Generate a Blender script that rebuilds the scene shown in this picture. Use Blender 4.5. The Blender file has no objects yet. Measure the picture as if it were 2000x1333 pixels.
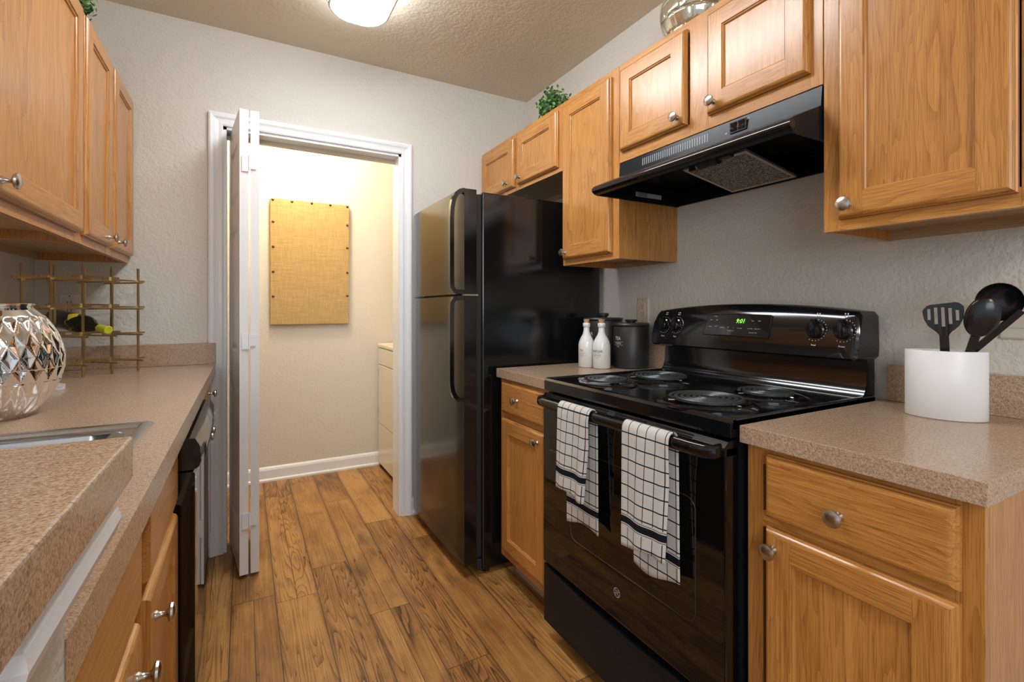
import bpy, bmesh, math, random
from mathutils import Vector, Matrix
random.seed(7)
S = bpy.context.scene
C = S.collection
PI = math.pi

# ------------------------------------------------------------------ camera
cam_d = bpy.data.cameras.new('camera'); cam = bpy.data.objects.new('camera', cam_d); C.objects.link(cam)
cam.location = (0, 0, 1.17)
cam.rotation_euler = (PI/2, 0, -0.506313)
cam_d.sensor_width = 36; cam_d.sensor_fit = 'HORIZONTAL'
cam_d.lens = 942.23/2000*36
cam_d.shift_y = -(666.5-605.5)/2000
cam_d.clip_start = 0.02
S.camera = cam
# ------------------------------------------------------------------ view, world, lights
S.view_settings.view_transform = 'Standard'
S.view_settings.look = 'None'
S.view_settings.gamma = 1.0
S.view_settings.use_curve_mapping = False
S.view_settings.exposure = 0.43
W = bpy.data.worlds.new('world'); S.world = W; W.use_nodes = True
W.node_tree.nodes['Background'].inputs[0].default_value = (0.80, 0.90, 1.0, 1)
W.node_tree.nodes['Background'].inputs[1].default_value = 0.60

def area(name, loc, target, sx, sy, power, col):
    d = bpy.data.lights.new(name, 'AREA'); d.shape = 'RECTANGLE'; d.size = sx; d.size_y = sy
    d.energy = power; d.color = col
    o = bpy.data.objects.new(name, d); C.objects.link(o); o.location = loc
    o.rotation_euler = (Vector(target)-Vector(loc)).to_track_quat('-Z', 'Y').to_euler()
    return o
area('living_room_window_light', (-1.5, -2.6, 1.75), (0.4, 2.0, 1.2), 2.2, 1.3, 30, (0.93, 0.97, 1.0))
area('dining_side_fill_light', (0.2, -1.3, 2.42), (0.4, 0.5, 0.6), 0.5, 0.5, 14, (1.0, 0.95, 0.88))  # unseen fill light added overhead behind the camera to brighten the kitchen
def point(name, loc, r, power, col):
    d = bpy.data.lights.new(name, 'POINT'); d.shadow_soft_size = r; d.energy = power; d.color = col
    o = bpy.data.objects.new(name, d); C.objects.link(o); o.location = loc; return o
point('laundry_lamp_light', (0.30, 3.22, 2.36), 0.09, 28, (1.0, 0.86, 0.64))
LAMP_E = 17.5

# ------------------------------------------------------------------ node helpers
class NT:
    def __init__(s, name):
        s.m = bpy.data.materials.new(name); s.m.use_nodes = True
        s.t = s.m.node_tree; s.n = s.t.nodes; s.l = s.t.links
        s.b = s.n['Principled BSDF']
    def add(s, typ, **kw):
        n = s.n.new(typ)
        for k, v in kw.items(): setattr(n, k, v)
        return n
    def set(s, sock, v):
        if hasattr(v, 'is_output') or isinstance(v, bpy.types.NodeSocket): s.l.new(v, sock)
        else: sock.default_value = v
    def math(s, op, a, b=0.0, c=0.0, clamp=False):
        n = s.add('ShaderNodeMath', operation=op); n.use_clamp = clamp
        s.set(n.inputs[0], a); s.set(n.inputs[1], b); s.set(n.inputs[2], c)
        return n.outputs[0]
    def noise(s, vec, scale, detail=4, rough=0.55, dist=0.0):
        n = s.add('ShaderNodeTexNoise'); s.l.new(vec, n.inputs['Vector'])
        n.inputs['Scale'].default_value = scale; n.inputs['Detail'].default_value = detail
        n.inputs['Roughness'].default_value = rough; n.inputs['Distortion'].default_value = dist
        return n.outputs[0]
    def mapping(s, vec, sc=(1, 1, 1), loc=None):
        n = s.add('ShaderNodeMapping'); s.l.new(vec, n.inputs['Vector']); n.inputs['Scale'].default_value = sc
        if loc is not None: s.set(n.inputs['Location'], loc)
        return n.outputs[0]
    def ramp(s, f, stops, interp='LINEAR'):
        n = s.add('ShaderNodeValToRGB'); s.l.new(f, n.inputs[0]); r = n.color_ramp; r.interpolation = interp
        while len(r.elements) < len(stops): r.elements.new(0.5)
        for e, (p, c) in zip(r.elements, stops):
            e.position = p; e.color = (c[0], c[1], c[2], 1)
        return n.outputs[0]
    def mix(s, f, a, b, mode='MIX'):
        n = s.add('ShaderNodeMix', data_type='RGBA', blend_type=mode)
        s.set(n.inputs[0], f); s.set(n.inputs[6], a if not isinstance(a, tuple) else (*a[:3], 1)); s.set(n.inputs[7], b if not isinstance(b, tuple) else (*b[:3], 1))
        return n.outputs[2]
    def obj(s): return s.add('ShaderNodeTexCoord').outputs['Object']
    def uv(s): return s.add('ShaderNodeTexCoord').outputs['UV']
    def sep(s, v):
        n = s.add('ShaderNodeSeparateXYZ'); s.l.new(v, n.inputs[0]); return n.outputs
    def comb(s, x, y, z):
        n = s.add('ShaderNodeCombineXYZ'); s.set(n.inputs[0], x); s.set(n.inputs[1], y); s.set(n.inputs[2], z); return n.outputs[0]
    def bump(s, h, strength=0.3, dist=0.002):
        n = s.add('ShaderNodeBump'); n.inputs['Strength'].default_value = strength; n.inputs['Distance'].default_value = dist
        s.l.new(h, n.inputs['Height']); s.l.new(n.outputs[0], s.b.inputs['Normal'])
    def col(s, c): s.set(s.b.inputs['Base Color'], c if not isinstance(c, tuple) else (*c[:3], 1))
    def p(s, **kw):
        for k, v in kw.items():
            s.set(s.b.inputs[{'rough': 'Roughness', 'metal': 'Metallic', 'spec': 'Specular IOR Level', 'coat': 'Coat Weight', 'coatr': 'Coat Roughness',
                  'trans': 'Transmission Weight', 'ior': 'IOR', 'es': 'Emission Strength', 'alpha': 'Alpha'}[k]], v)
        return s

def simple(name, c, rough=0.5, **kw):
    t = NT(name); t.col(c); t.p(rough=rough, **kw); return t.m

def oak(name, axis, light=(0.64, 0.305, 0.078), dark=(0.33, 0.118, 0.020), rough=0.30, tint=1.0):
    """axis = grain direction 0 x, 1 y, 2 z"""
    t = NT(name)
    oi = t.add('ShaderNodeObjectInfo').outputs['Random']
    off = t.math('MULTIPLY', oi, 37.0)
    o = t.obj(); sp = t.sep(o)
    v = t.comb(t.math('ADD', sp[0], off), t.math('ADD', sp[1], off), t.math('ADD', sp[2], off))
    sc = [9.0, 9.0, 9.0]; sc[axis] = 0.75
    v1 = t.mapping(v, tuple(sc))
    n1 = t.noise(v1, 1.0, 3, 0.5, 0.35)
    rings = t.math('FRACT', t.math('MULTIPLY', n1, 22.0))
    rings = t.math('POWER', rings, 3.0)
    sc = [190.0, 190.0, 190.0]; sc[axis] = 2.6
    n2 = t.noise(t.mapping(v, tuple(sc)), 1.0, 3, 0.6)
    sc = [700.0, 700.0, 700.0]; sc[axis] = 14.0
    n3 = t.noise(t.mapping(v, tuple(sc)), 1.0, 2, 0.6)
    sc = [14.0, 14.0, 14.0]; sc[axis] = 0.7
    n4 = t.noise(t.mapping(v, tuple(sc)), 1.0, 2, 0.5)
    f = t.math('ADD', t.math('MULTIPLY', rings, 0.26), t.math('MULTIPLY', n2, 0.64))
    f = t.math('ADD', f, t.math('MULTIPLY', t.math('SUBTRACT', n4, 0.5), 0.30))
    base = t.ramp(f, [(0.15, tuple(x*tint for x in light)), (0.78, tuple(x*tint for x in dark))])
    pores = t.ramp(n3, [(0.36, (0.62, 0.5, 0.42)), (0.48, (1, 1, 1))])
    t.col(t.mix(0.75, base, pores, 'MULTIPLY'))
    t.p(rough=rough, coat=0.25, coatr=0.18)
    t.bump(n2, 0.12, 0.0006)
    return t.m

M = {}
M['oak_v'] = oak('oak_upright', 2)
M['oak_h'] = oak('oak_lengthwise', 1)
M['oak_x'] = oak('oak_crosswise', 0)
M['oak_under'] = oak('oak_underside', 1, (0.52, 0.36, 0.20), (0.44, 0.29, 0.15), 0.6)
def paint(name, c, scale, strength, rough=0.6):
    t = NT(name); o = t.obj()
    n = t.noise(o, scale, 3, 0.5); n2 = t.noise(o, scale*0.35, 2, 0.5)
    h = t.math('ADD', n, t.math('MULTIPLY', n2, 0.8))
    t.col(t.mix(t.math('MULTIPLY', t.noise(o, 1.3, 2), 0.12), c, tuple(x*0.9 for x in c)))
    t.p(rough=rough, spec=0.35); t.bump(h, strength, 0.004); return t.m
M['wall'] = paint('greige_orange_peel_paint', (0.66, 0.632, 0.575), 95, 0.75)
M['laundry_wall'] = paint('laundry_orange_peel_paint', (0.66, 0.62, 0.555), 95, 0.4)
M['ceiling'] = paint('taupe_knockdown_ceiling', (0.73, 0.64, 0.52), 70, 0.7, 0.8)
M['trim'] = simple('white_semi_gloss_trim', (0.80, 0.82, 0.85), 0.3)
M['door_white'] = simple('white_door_paint', (0.78, 0.78, 0.78), 0.35)

def laminate(name, a, b, c):
    t = NT(name); o = t.obj()
    n1 = t.noise(o, 480, 3, 0.7); n2 = t.noise(o, 190, 2, 0.5); n3 = t.noise(o, 9, 2, 0.5)
    f = t.math('ADD', t.math('MULTIPLY', n1, 0.75), t.math('MULTIPLY', n2, 0.25))
    t.col(t.mix(t.math('MULTIPLY', n3, 0.2), t.ramp(f, [(0.36, c), (0.47, b), (0.60, a)]), c))
    t.p(rough=0.22, spec=0.5); t.bump(n1, 0.06, 0.0005)
    return t.m
M['counter'] = laminate('speckled_tan_laminate', (0.60, 0.455, 0.34), (0.42, 0.285, 0.192), (0.22, 0.135, 0.085))

def floor_mat():
    t = NT('rustic_plank_floor'); o = t.obj(); x, y, z = t.sep(o)[:3]
    w = 0.155
    xs = t.math('DIVIDE', t.math('SUBTRACT', x, 0.11), w)
    row = t.math('FLOOR', xs); fx = t.math('FRACT', xs)
    wn = t.add('ShaderNodeTexWhiteNoise', noise_dimensions='1D'); t.l.new(row, wn.inputs['W'])
    L = 1.22
    ys = t.math('ADD', t.math('DIVIDE', y, L), t.math('MULTIPLY', wn.outputs['Value'], 7.3))
    seg = t.math('FLOOR', ys); fy = t.math('FRACT', ys)
    wn2 = t.add('ShaderNodeTexWhiteNoise', noise_dimensions='2D'); t.l.new(t.comb(row, seg, 0.0), wn2.inputs['Vector'])
    rnd = wn2.outputs['Value']; rc = t.sep(wn2.outputs['Color'])
    # some planks are two narrow strips
    two = t.math('GREATER_THAN', rc[1], 0.45)
    half = t.math('MULTIPLY', t.math('GREATER_THAN', fx, 0.5), two)
    rid = t.math('ADD', t.math('MULTIPLY', rnd, 31.0), t.math('MULTIPLY', half, 5.7))
    v = t.comb(t.math('ADD', x, t.math('MULTIPLY', rid, 3.1)), t.math('ADD', y, t.math('MULTIPLY', rid, 1.7)), rid)
    n1 = t.noise(t.mapping(v, (8.5, 0.62, 1)), 1.0, 2, 0.5, 0.35)
    rings = t.math('FRACT', t.math('MULTIPLY', n1, 34.0)); rings = t.math('MULTIPLY', t.math('POWER', rings, 3.0), t.math('MULTIPLY', t.math('GREATER_THAN', rc[2], 0.35), 1.0))
    n2 = t.noise(t.mapping(v, (170, 3.5, 1)), 1.0, 4, 0.65)
    n4 = t.noise(t.mapping(v, (7, 2.4, 1)), 1.0, 4, 0.65)
    f = t.math('ADD', t.math('MULTIPLY', rings, 0.46), t.math('MULTIPLY', n2, 0.80))
    f = t.math('ADD', f, t.math('MULTIPLY', t.math('SUBTRACT', n4, 0.5), 1.35))
    f = t.math('ADD', f, t.math('MULTIPLY', t.math('SUBTRACT', rnd, 0.5), 0.36))
    base = t.ramp(f, [(0.14, (0.50, 0.265, 0.082)), (0.52, (0.31, 0.145, 0.042)), (0.95, (0.070, 0.028, 0.011))])
    # knots / stains
    kn = t.noise(t.mapping(v, (9, 3, 1)), 1.0, 2, 0.5)
    kf = t.math('MULTIPLY', t.math('SUBTRACT', kn, 0.62, clamp=True), 6.0, clamp=True)
    base = t.mix(t.math('MULTIPLY', kf, 0.75), base, (0.05, 0.025, 0.012))
    # thin cracks
    cr = t.math('ABSOLUTE', t.math('SUBTRACT', t.noise(t.mapping(v, (11, 1.1, 1)), 1.0, 3, 0.6), 0.5))
    crm = t.math('MULTIPLY', t.math('LESS_THAN', cr, 0.0022), t.math('GREATER_THAN', n4, 0.56))
    base = t.mix(t.math('MULTIPLY', crm, 0.7), base, (0.03, 0.015, 0.01))
    # seams
    ex = t.math('MINIMUM', fx, t.math('SUBTRACT', 1.0, fx))
    hx = t.math('ABSOLUTE', t.math('SUBTRACT', fx, 0.5))
    sx = t.math('LESS_THAN', ex, 0.009)
    sh = t.math('MULTIPLY', t.math('LESS_THAN', hx, 0.008), two)
    ey = t.math('LESS_THAN', fy, 0.0022)
    seam = t.math('MAXIMUM', t.math('MAXIMUM', sx, sh), ey)
    soft = t.math('SUBTRACT', 1.0, t.math('MULTIPLY', ex, 9.0), clamp=True)
    base = t.mix(t.math('MULTIPLY', soft, 0.38), base, (0.09, 0.038, 0.018))
    base = t.mix(t.math('MULTIPLY', seam, 0.85), base, (0.035, 0.016, 0.01))
    t.col(base)
    t.p(rough=t.math('ADD', 0.27, t.math('MULTIPLY', n2, 0.2)), spec=0.35)
    h = t.math('SUBTRACT', t.math('MULTIPLY', n2, 0.4), seam)
    t.bump(h, 0.25, 0.0012)
    return t.m
M['floor'] = floor_mat()

def gloss_black(name, c, rough, bump=0.0, scale=300):
    t = NT(name); t.col(c); t.p(rough=rough, spec=0.6)
    if bump: t.bump(t.noise(t.obj(), scale, 2, 0.5), bump, 0.0006)
    return t.m
M['blk'] = gloss_black('gloss_black_enamel', (0.006, 0.006, 0.007), 0.10)
M['blk_glass'] = gloss_black('black_oven_glass', (0.004, 0.004, 0.004), 0.04)
M['blk_soft'] = gloss_black('satin_black_steel', (0.009, 0.011, 0.014), 0.26); M['blk_soft'].node_tree.nodes['Principled BSDF'].inputs['Specular IOR Level'].default_value = 0.18
M['fridge'] = gloss_black('textured_black_fridge', (0.006, 0.006, 0.007), 0.14, 0.12, 300)
M['blk_matte'] = simple('matte_black', (0.02, 0.02, 0.02), 0.5)
M['dark'] = simple('dark_void', (0.004, 0.004, 0.004), 0.8)
M['coil'] = simple('dark_grey_burner_coil', (0.075, 0.085, 0.09), 0.38, metal=0.6)
def metal(name, c, rough, bs=0):
    t = NT(name); t.col(c); t.p(rough=rough, metal=1.0)
    if bs: t.bump(t.noise(t.mapping(t.obj(), (1, 60, 1)), bs, 2), 0.15, 0.0003)
    return t.m
M['nickel'] = metal('brushed_nickel', (0.52, 0.49, 0.45), 0.27)
M['steel'] = metal('brushed_steel_sink', (0.55, 0.56, 0.57), 0.26, 8)
M['chrome'] = metal('silver_chrome_ceramic', (0.82, 0.83, 0.85), 0.06)
M['brass'] = metal('antique_brass', (0.66, 0.52, 0.30), 0.30)
M['tack'] = metal('antique_tack', (0.16, 0.10, 0.05), 0.4)
M['ceramic'] = simple('white_glazed_ceramic', (0.80, 0.80, 0.79), 0.12, coat=0.6)
M['holder'] = simple('matte_white_ceramic', (0.82, 0.82, 0.81), 0.35)
M['canister'] = simple('matte_black_canister', (0.018, 0.017, 0.017), 0.42)
M['utensil'] = simple('black_nylon', (0.010, 0.010, 0.011), 0.2)
M['cork'] = simple('cork', (0.50, 0.30, 0.15), 0.8)
M['ink'] = simple('black_print', (0.015, 0.015, 0.015), 0.6)
M['inkw'] = simple('white_print', (0.75, 0.75, 0.75), 0.5)
M['inkg'] = simple('grey_print', (0.50, 0.50, 0.50), 0.5)
M['almond'] = simple('almond_plastic', (0.62, 0.54, 0.42), 0.4)
M['ivory'] = simple('off_white_plastic', (0.66, 0.61, 0.54), 0.4)
M['dryer'] = simple('cream_dryer_enamel', (0.76, 0.71, 0.58), 0.25)
t = NT('green_led'); t.col((0.01, 0.02, 0.01)); t.set(t.b.inputs['Emission Color'], (0.25, 1.0, 0.05, 1)); t.p(es=1.8); M['led'] = t.m
t = NT('lit_frosted_shade'); t.col((0.9, 0.9, 0.9)); t.set(t.b.inputs['Emission Color'], (0.93, 0.97, 1.0, 1)); t.p(es=LAMP_E); M['lampglass'] = t.m
t = NT('wine_bottle_glass'); t.col((0.008, 0.012, 0.006)); t.p(rough=0.06, spec=0.7); M['bottle'] = t.m
M['yellow'] = simple('yellow_green_foil', (0.55, 0.58, 0.03), 0.35)
M['label'] = simple('yellow_label', (0.70, 0.55, 0.03), 0.5)
def marble():
    t = NT('white_marble'); o = t.obj(); n = t.noise(o, 14, 5, 0.6, 1.5)
    t.col(t.ramp(n, [(0.35, (0.78, 0.78, 0.77)), (0.5, (0.60, 0.60, 0.60)), (0.54, (0.80, 0.80, 0.79))])); t.p(rough=0.2); return t.m
M['marble'] = marble()
def burlap():
    t = NT('tan_burlap'); o = t.obj()
    a = t.noise(t.mapping(o, (14, 14, 620)), 1.0, 2, 0.5); b = t.noise(t.mapping(o, (620, 620, 14)), 1.0, 2, 0.5)
    f = t.math('ADD', t.math('MULTIPLY', a, 0.5), t.math('MULTIPLY', b, 0.5))
    t.col(t.ramp(f, [(0.30, (0.34, 0.22, 0.085)), (0.5, (0.47, 0.325, 0.145)), (0.70, (0.58, 0.42, 0.21))])); t.p(rough=0.95, spec=0.1)
    t.bump(f, 0.5, 0.001); return t.m
M['burlap'] = burlap()
def foliage():
    t = NT('green_leaf'); n = t.noise(t.obj(), 40, 2); t.col(t.ramp(n, [(0.35, (0.03, 0.10, 0.025)), (0.62, (0.16, 0.32, 0.09))])); t.p(rough=0.45); return t.m
M['leaf'] = foliage()
def mercury():
    t = NT('champagne_mercury_glass'); n = t.noise(t.obj(), 14, 3)
    t.col(t.ramp(n, [(0.35, (0.70, 0.66, 0.52)), (0.65, (0.45, 0.42, 0.32))])); t.p(rough=0.05, metal=0.72, coat=1.0, coatr=0.02)
    return t.m
M['mercury'] = mercury()
def filt():
    t = NT('aluminium_mesh_filter'); o = t.obj()
    a = t.add('ShaderNodeTexVoronoi'); t.l.new(o, a.inputs['Vector']); a.inputs['Scale'].default_value = 210
    t.col(t.ramp(a.outputs['Distance'], [(0.2, (0.62, 0.56, 0.5)), (0.6, (0.10, 0.085, 0.07))])); t.p(rough=0.35, metal=0.7)
    t.bump(a.outputs['Distance'], 0.7, 0.002); return t.m
M['filter'] = filt()
M['filter_rim'] = simple('pale_aluminium_rim', (0.50, 0.46, 0.41), 0.35, metal=0.7)
def towel_mat():
    t = NT('white_towel_with_black_check'); u, v = t.sep(t.uv())[:2]     # metres
    def line(c, pitch, half, off=0.0):
        f = t.math('FRACT', t.math('DIVIDE', t.math('ADD', c, off), pitch))
        d = t.math('ABSOLUTE', t.math('SUBTRACT', f, 0.5))
        return t.math('LESS_THAN', d, half/pitch)
    ln = t.math('MAXIMUM', line(u, 0.0335, 0.00125), line(v, 0.0345, 0.0016))
    vd = t.math('ABSOLUTE', t.math('SUBTRACT', t.math('ABSOLUTE', v), 10.0))  # distance from band (v built around +-10)
    band = t.math('LESS_THAN', vd, 0.009)
    near = t.math('LESS_THAN', vd, 0.016)
    thin = t.math('MULTIPLY', t.math('LESS_THAN', vd, 0.0135), t.math('GREATER_THAN', vd, 0.0118))
    m = t.math('MAXIMUM', t.math('MULTIPLY', ln, t.math('SUBTRACT', 1.0, near)), t.math('MAXIMUM', band, thin))
    n = t.noise(t.obj(), 420, 3, 0.7); n2 = t.noise(t.obj(), 60, 2)
    white = t.mix(n, (0.56, 0.54, 0.52), (0.76, 0.74, 0.72))
    t.col(t.mix(m, white, (0.012, 0.013, 0.02))); t.p(rough=0.95, spec=0.1)
    t.bump(t.math('ADD', n, t.math('MULTIPLY', n2, 0.4)), 0.8, 0.0016)
    return t.m
M['towel'] = towel_mat()

# ------------------------------------------------------------------ mesh helpers
class MB:
    def __init__(s): s.b = bmesh.new()
    def _tag(s, faces, mi):
        for f in faces: f.material_index = mi
    def box(s, x0, x1, y0, y1, z0, z1, bev=0.0, mi=0, seg=2):
        x0, x1 = sorted((x0, x1)); y0, y1 = sorted((y0, y1)); z0, z1 = sorted((z0, z1))
        t = bmesh.new()
        r = bmesh.ops.create_cube(t, size=1)
        for v in t.verts:
            v.co = Vector(((x0+x1)/2+v.co.x*(x1-x0), (y0+y1)/2+v.co.y*(y1-y0), (z0+z1)/2+v.co.z*(z1-z0)))
        if bev > 0:
            bmesh.ops.bevel(t, geom=list(t.edges), offset=min(bev, 0.49*min(x1-x0, y1-y0, z1-z0)), segments=seg, affect='EDGES', profile=0.5)
        s.merge(t, mi); return s
    def merge(s, t, mi=None, mat=None):
        vm = {}
        for v in t.verts: vm[v] = s.b.verts.new(mat @ v.co if mat else v.co)
        for f in t.faces:
            try: nf = s.b.faces.new([vm[v] for v in f.verts])
            except ValueError: continue
            nf.material_index = mi if mi is not None else f.material_index
        t.free()
    def quad(s, pts, mi=0):
        f = s.b.faces.new([s.b.verts.new(Vector(p)) for p in pts]); f.material_index = mi; return f
    def prism(s, poly, f3, d0, d1, mi=0):
        """poly 2D list, f3(a,b,d)->xyz"""
        A = [s.b.verts.new(Vector(f3(a, b, d0))) for a, b in poly]
        B = [s.b.verts.new(Vector(f3(a, b, d1))) for a, b in poly]
        n = len(poly)
        fs = [s.b.faces.new(A), s.b.faces.new(list(reversed(B)))]
        for i in range(n): fs.append(s.b.faces.new([A[i], B[i], B[(i+1) % n], A[(i+1) % n]]))
        s._tag(fs, mi); return s
    def cyl(s, p0, p1, r0, r1=None, seg=20, mi=0, caps=True):
        r1 = r0 if r1 is None else r1
        p0, p1 = Vector(p0), Vector(p1); d = (p1-p0).normalized()
        q = d.to_track_quat('Z', 'Y'); ax, ay = q @ Vector((1, 0, 0)), q @ Vector((0, 1, 0))
        A = []; B = []
        for i in range(seg):
            a = 2*PI*i/seg; o = ax*math.cos(a)+ay*math.sin(a)
            A.append(s.b.verts.new(p0+o*r0)); B.append(s.b.verts.new(p1+o*r1))
        fs = [s.b.faces.new([A[i], A[(i+1) % seg], B[(i+1) % seg], B[i]]) for i in range(seg)]
        if caps: fs += [s.b.faces.new(list(reversed(A))), s.b.faces.new(B)]
        s._tag(fs, mi); return s
    def lathe(s, prof, c=(0, 0, 0), axis=(0, 0, 1), seg=32, mi=0, rf=None, ang0=0, sx=1.0, sy=1.0):
        c = Vector(c); d = Vector(axis).normalized()
        if abs(d.z) > 0.999: ax, ay = Vector((1, 0, 0)), Vector((0, 1, 0))
        else:
            q = d.to_track_quat('Z', 'Y'); ax, ay = q @ Vector((1, 0, 0)), q @ Vector((0, 1, 0))
        rings = []
        for r, h in prof:
            if r < 1e-6: rings.append([s.b.verts.new(c+d*h)]); continue
            ring = []
            for i in range(seg):
                a = 2*PI*i/seg+ang0
                rr = r*(rf(a, h) if rf else 1)
                ring.append(s.b.verts.new(c+ax*(math.cos(a)*rr*sx)+ay*(math.sin(a)*rr*sy)+d*h))
            rings.append(ring)
        fs = []
        for A, B in zip(rings, rings[1:]):
            if len(A) == 1 and len(B) == 1: continue
            for i in range(seg):
                j = (i+1) % seg
                if len(A) == 1: fs.append(s.b.faces.new([A[0], B[j], B[i]]))
                elif len(B) == 1: fs.append(s.b.faces.new([A[i], A[j], B[0]]))
                else: fs.append(s.b.faces.new([A[i], A[j], B[j], B[i]]))
        s._tag(fs, mi); return s
    def sweep(s, path, sect, up=(0, 0, 1), closed=False, mi=0):
        """sect: list of (a,b) offsets; a along side, b along 'normal'"""
        P = [Vector(p) for p in path]; n = len(P); up = Vector(up); rings = []
        for i in range(n):
            a = P[(i-1) % n] if (closed or i > 0) else P[i]; b = P[(i+1) % n] if (closed or i < n-1) else P[i]
            d = (b-a).normalized(); side = d.cross(up)
            if side.length < 1e-5: side = Vector((1, 0, 0))
            side.normalize(); nn = side.cross(d).normalized()
            rings.append([s.b.verts.new(P[i]+side*x+nn*y) for x, y in sect])
        m = len(sect); fs = []
        for i in range(n if closed else n-1):
            A, B = rings[i], rings[(i+1) % n]
            for k in range(m): fs.append(s.b.faces.new([A[k], A[(k+1) % m], B[(k+1) % m], B[k]]))
        if not closed: fs += [s.b.faces.new(list(reversed(rings[0]))), s.b.faces.new(rings[-1])]
        s._tag(fs, mi); return s
    def tube(s, path, r, seg=8, up=(0, 0, 1), closed=False, mi=0):
        return s.sweep(path, [(r*math.cos(2*PI*k/seg), r*math.sin(2*PI*k/seg)) for k in range(seg)], up, closed, mi)
    def build(s, name, mat, parent=None, smooth=False, root=None):
        bmesh.ops.recalc_face_normals(s.b, faces=list(s.b.faces))
        o0 = Vector(parent_origin(parent)) if parent else (Vector(root) if root else Vector((0, 0, 0)))
        for v in s.b.verts: v.co -= o0
        me = bpy.data.meshes.new(name); s.b.to_mesh(me); s.b.free()
        for m in (mat if isinstance(mat, (list, tuple)) else [mat]): me.materials.append(M[m] if isinstance(m, str) else m)
        if smooth:
            for p in me.polygons: p.use_smooth = True
            if smooth is not True: me.set_sharp_from_angle(angle=math.radians(smooth))
        o = bpy.data.objects.new(name, me); C.objects.link(o)
        if parent: o.parent = parent
        else: o.location = o0
        return o
def parent_origin(p):
    v = Vector((0, 0, 0))
    while p is not None: v += p.location; p = p.parent
    return v
def thing(name, label, cat, loc=(0, 0, 0), group=None):
    o = bpy.data.objects.new(name, None); o.empty_display_size = 0.05; C.objects.link(o); o.location = loc
    o['label'] = label; o['category'] = cat
    if group: o['group'] = group
    return o
def tag(o, label, cat, group=None):
    o['label'] = label; o['category'] = cat
    if group: o['group'] = group
    return o
def struct(o, label=None):
    o['kind'] = 'structure'
    if label: o['label'] = label
    return o
_tc = {}
def text_bm(txt, size, align='CENTER'):
    cu = bpy.data.curves.new('t', 'FONT'); cu.body = txt; cu.size = size; cu.align_x = align; cu.align_y = 'CENTER'; cu.resolution_u = 2
    cu.extrude = 0.0
    o = bpy.data.objects.new('t', cu); me = bpy.data.meshes.new_from_object(o)
    b = bmesh.new(); b.from_mesh(me); bpy.data.objects.remove(o); bpy.data.curves.remove(cu); bpy.data.meshes.remove(me)
    return b
def put_text(mb, txt, size, f3, sx=1.0, align='CENTER', a0=0, b0=0, mi=0, shear=0.0):
    b = text_bm(txt, size, align)
    for v in b.verts: v.co = Vector(f3(a0+(v.co.x+shear*v.co.y)*sx, b0+v.co.y))
    mb.merge(b, mi)

# ------------------------------------------------------------------ dimensions
YB, XR, XL, ZC = 2.70, 1.606, -0.758, 2.52
# ------------------------------------------------------------------ room shell
m = MB(); m.box(-2.6, 2.3, -2.8, 3.81, -0.06, 0.0); struct(m.build('floor', 'floor'))
m = MB(); m.box(-2.6, 2.3, -2.8, 3.81, ZC, ZC+0.06); struct(m.build('ceiling', 'ceiling'))
OX0, OX1, OZ = -0.089, 0.777, 2.052          # doorway
m = MB()
m.box(-2.6, OX0, YB, YB+0.12, 0, ZC); m.box(OX1, 2.3, YB, YB+0.12, 0, ZC); m.box(OX0, OX1, YB, YB+0.12, OZ, ZC)
struct(m.build('wall_back', 'wall'))
m = MB(); m.box(XR, XR+0.12, -2.8, YB, 0, ZC); struct(m.build('wall_right', 'wall'))
m = MB(); m.box(XL-0.12, XL, 0.50, YB, 0, ZC); struct(m.build('wall_left', 'wall'))
m = MB(); m.box(-2.6, 2.3, 3.69, 3.81, 0, ZC); struct(m.build('wall_far', 'laundry_wall'))
m = MB(); m.box(1.62, 1.74, YB+0.12, 3.69, 0, ZC); struct(m.build('wall_laundry_right', 'laundry_wall'))
m = MB(); m.box(-0.80, -0.68, YB+0.12, 3.69, 0, ZC); struct(m.build('wall_laundry_left', 'laundry_wall'))
# half wall under the raised bar
m = MB(); m.box(-1.70, -0.122, 0.35, 0.495, 0, 1.0165); struct(m.build('wall_near', 'wall'))
# casing
def casing_prof(w=0.060):
    return [(0, 0), (0, 0.010), (0.006, 0.013), (0.018, 0.012), (0.030, 0.014), (0.040, 0.019), (0.052, 0.021), (w, 0.017), (w, 0)]
def casing(name, pts):
    """pts: corner path of the inner edge, mitred; outward offset by profile"""
    m = MB(); prof = casing_prof()
    rings = []
    for (x, z, ox, oz) in pts:
        rings.append([m.b.verts.new((x+ox*a, YB-d, z+oz*a)) for a, d in prof])
    for A, B in zip(rings, rings[1:]):
        for k in range(len(prof)): m.b.faces.new([A[k], A[(k+1) % len(prof)], B[(k+1) % len(prof)], B[k]])
    m.b.faces.new(rings[0]); m.b.faces.new(rings[-1])
    return m.build(name, 'trim')
struct(casing('trim_1', [(OX0, 0, -1, 0), (OX0, OZ, -1, 1), (OX1, OZ, 1, 1), (OX1, 0, 1, 0)]))
m = MB()
m.box(OX0, OX0+0.014, YB, YB+0.12, 0, OZ); m.box(OX1-0.014, OX1, YB, YB+0.12, 0, OZ); m.box(OX0, OX1, YB, YB+0.12, OZ-0.014, OZ)
struct(m.build('trim_2', 'trim'))
m = MB()
m.box(OX0+0.014, OX1-0.014, 2.775, 2.800, OZ-0.034, OZ-0.014)
struct(m.build('trim_3', simple('pale_bifold_track', (0.55, 0.5, 0.4), 0.4)))
def baseboard(name, x0, x1, y, dirn):
    m = MB(); pr = [(0, 0), (0.024, 0), (0.024, 0.012), (0.013, 0.020), (0.013, 0.075), (0.009, 0.088), (0.003, 0.096), (0, 0.098)]
    m.prism(pr, lambda a, b, d: (d, y-a*dirn, b), x0, x1); return struct(m.build(name, 'trim'))
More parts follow.
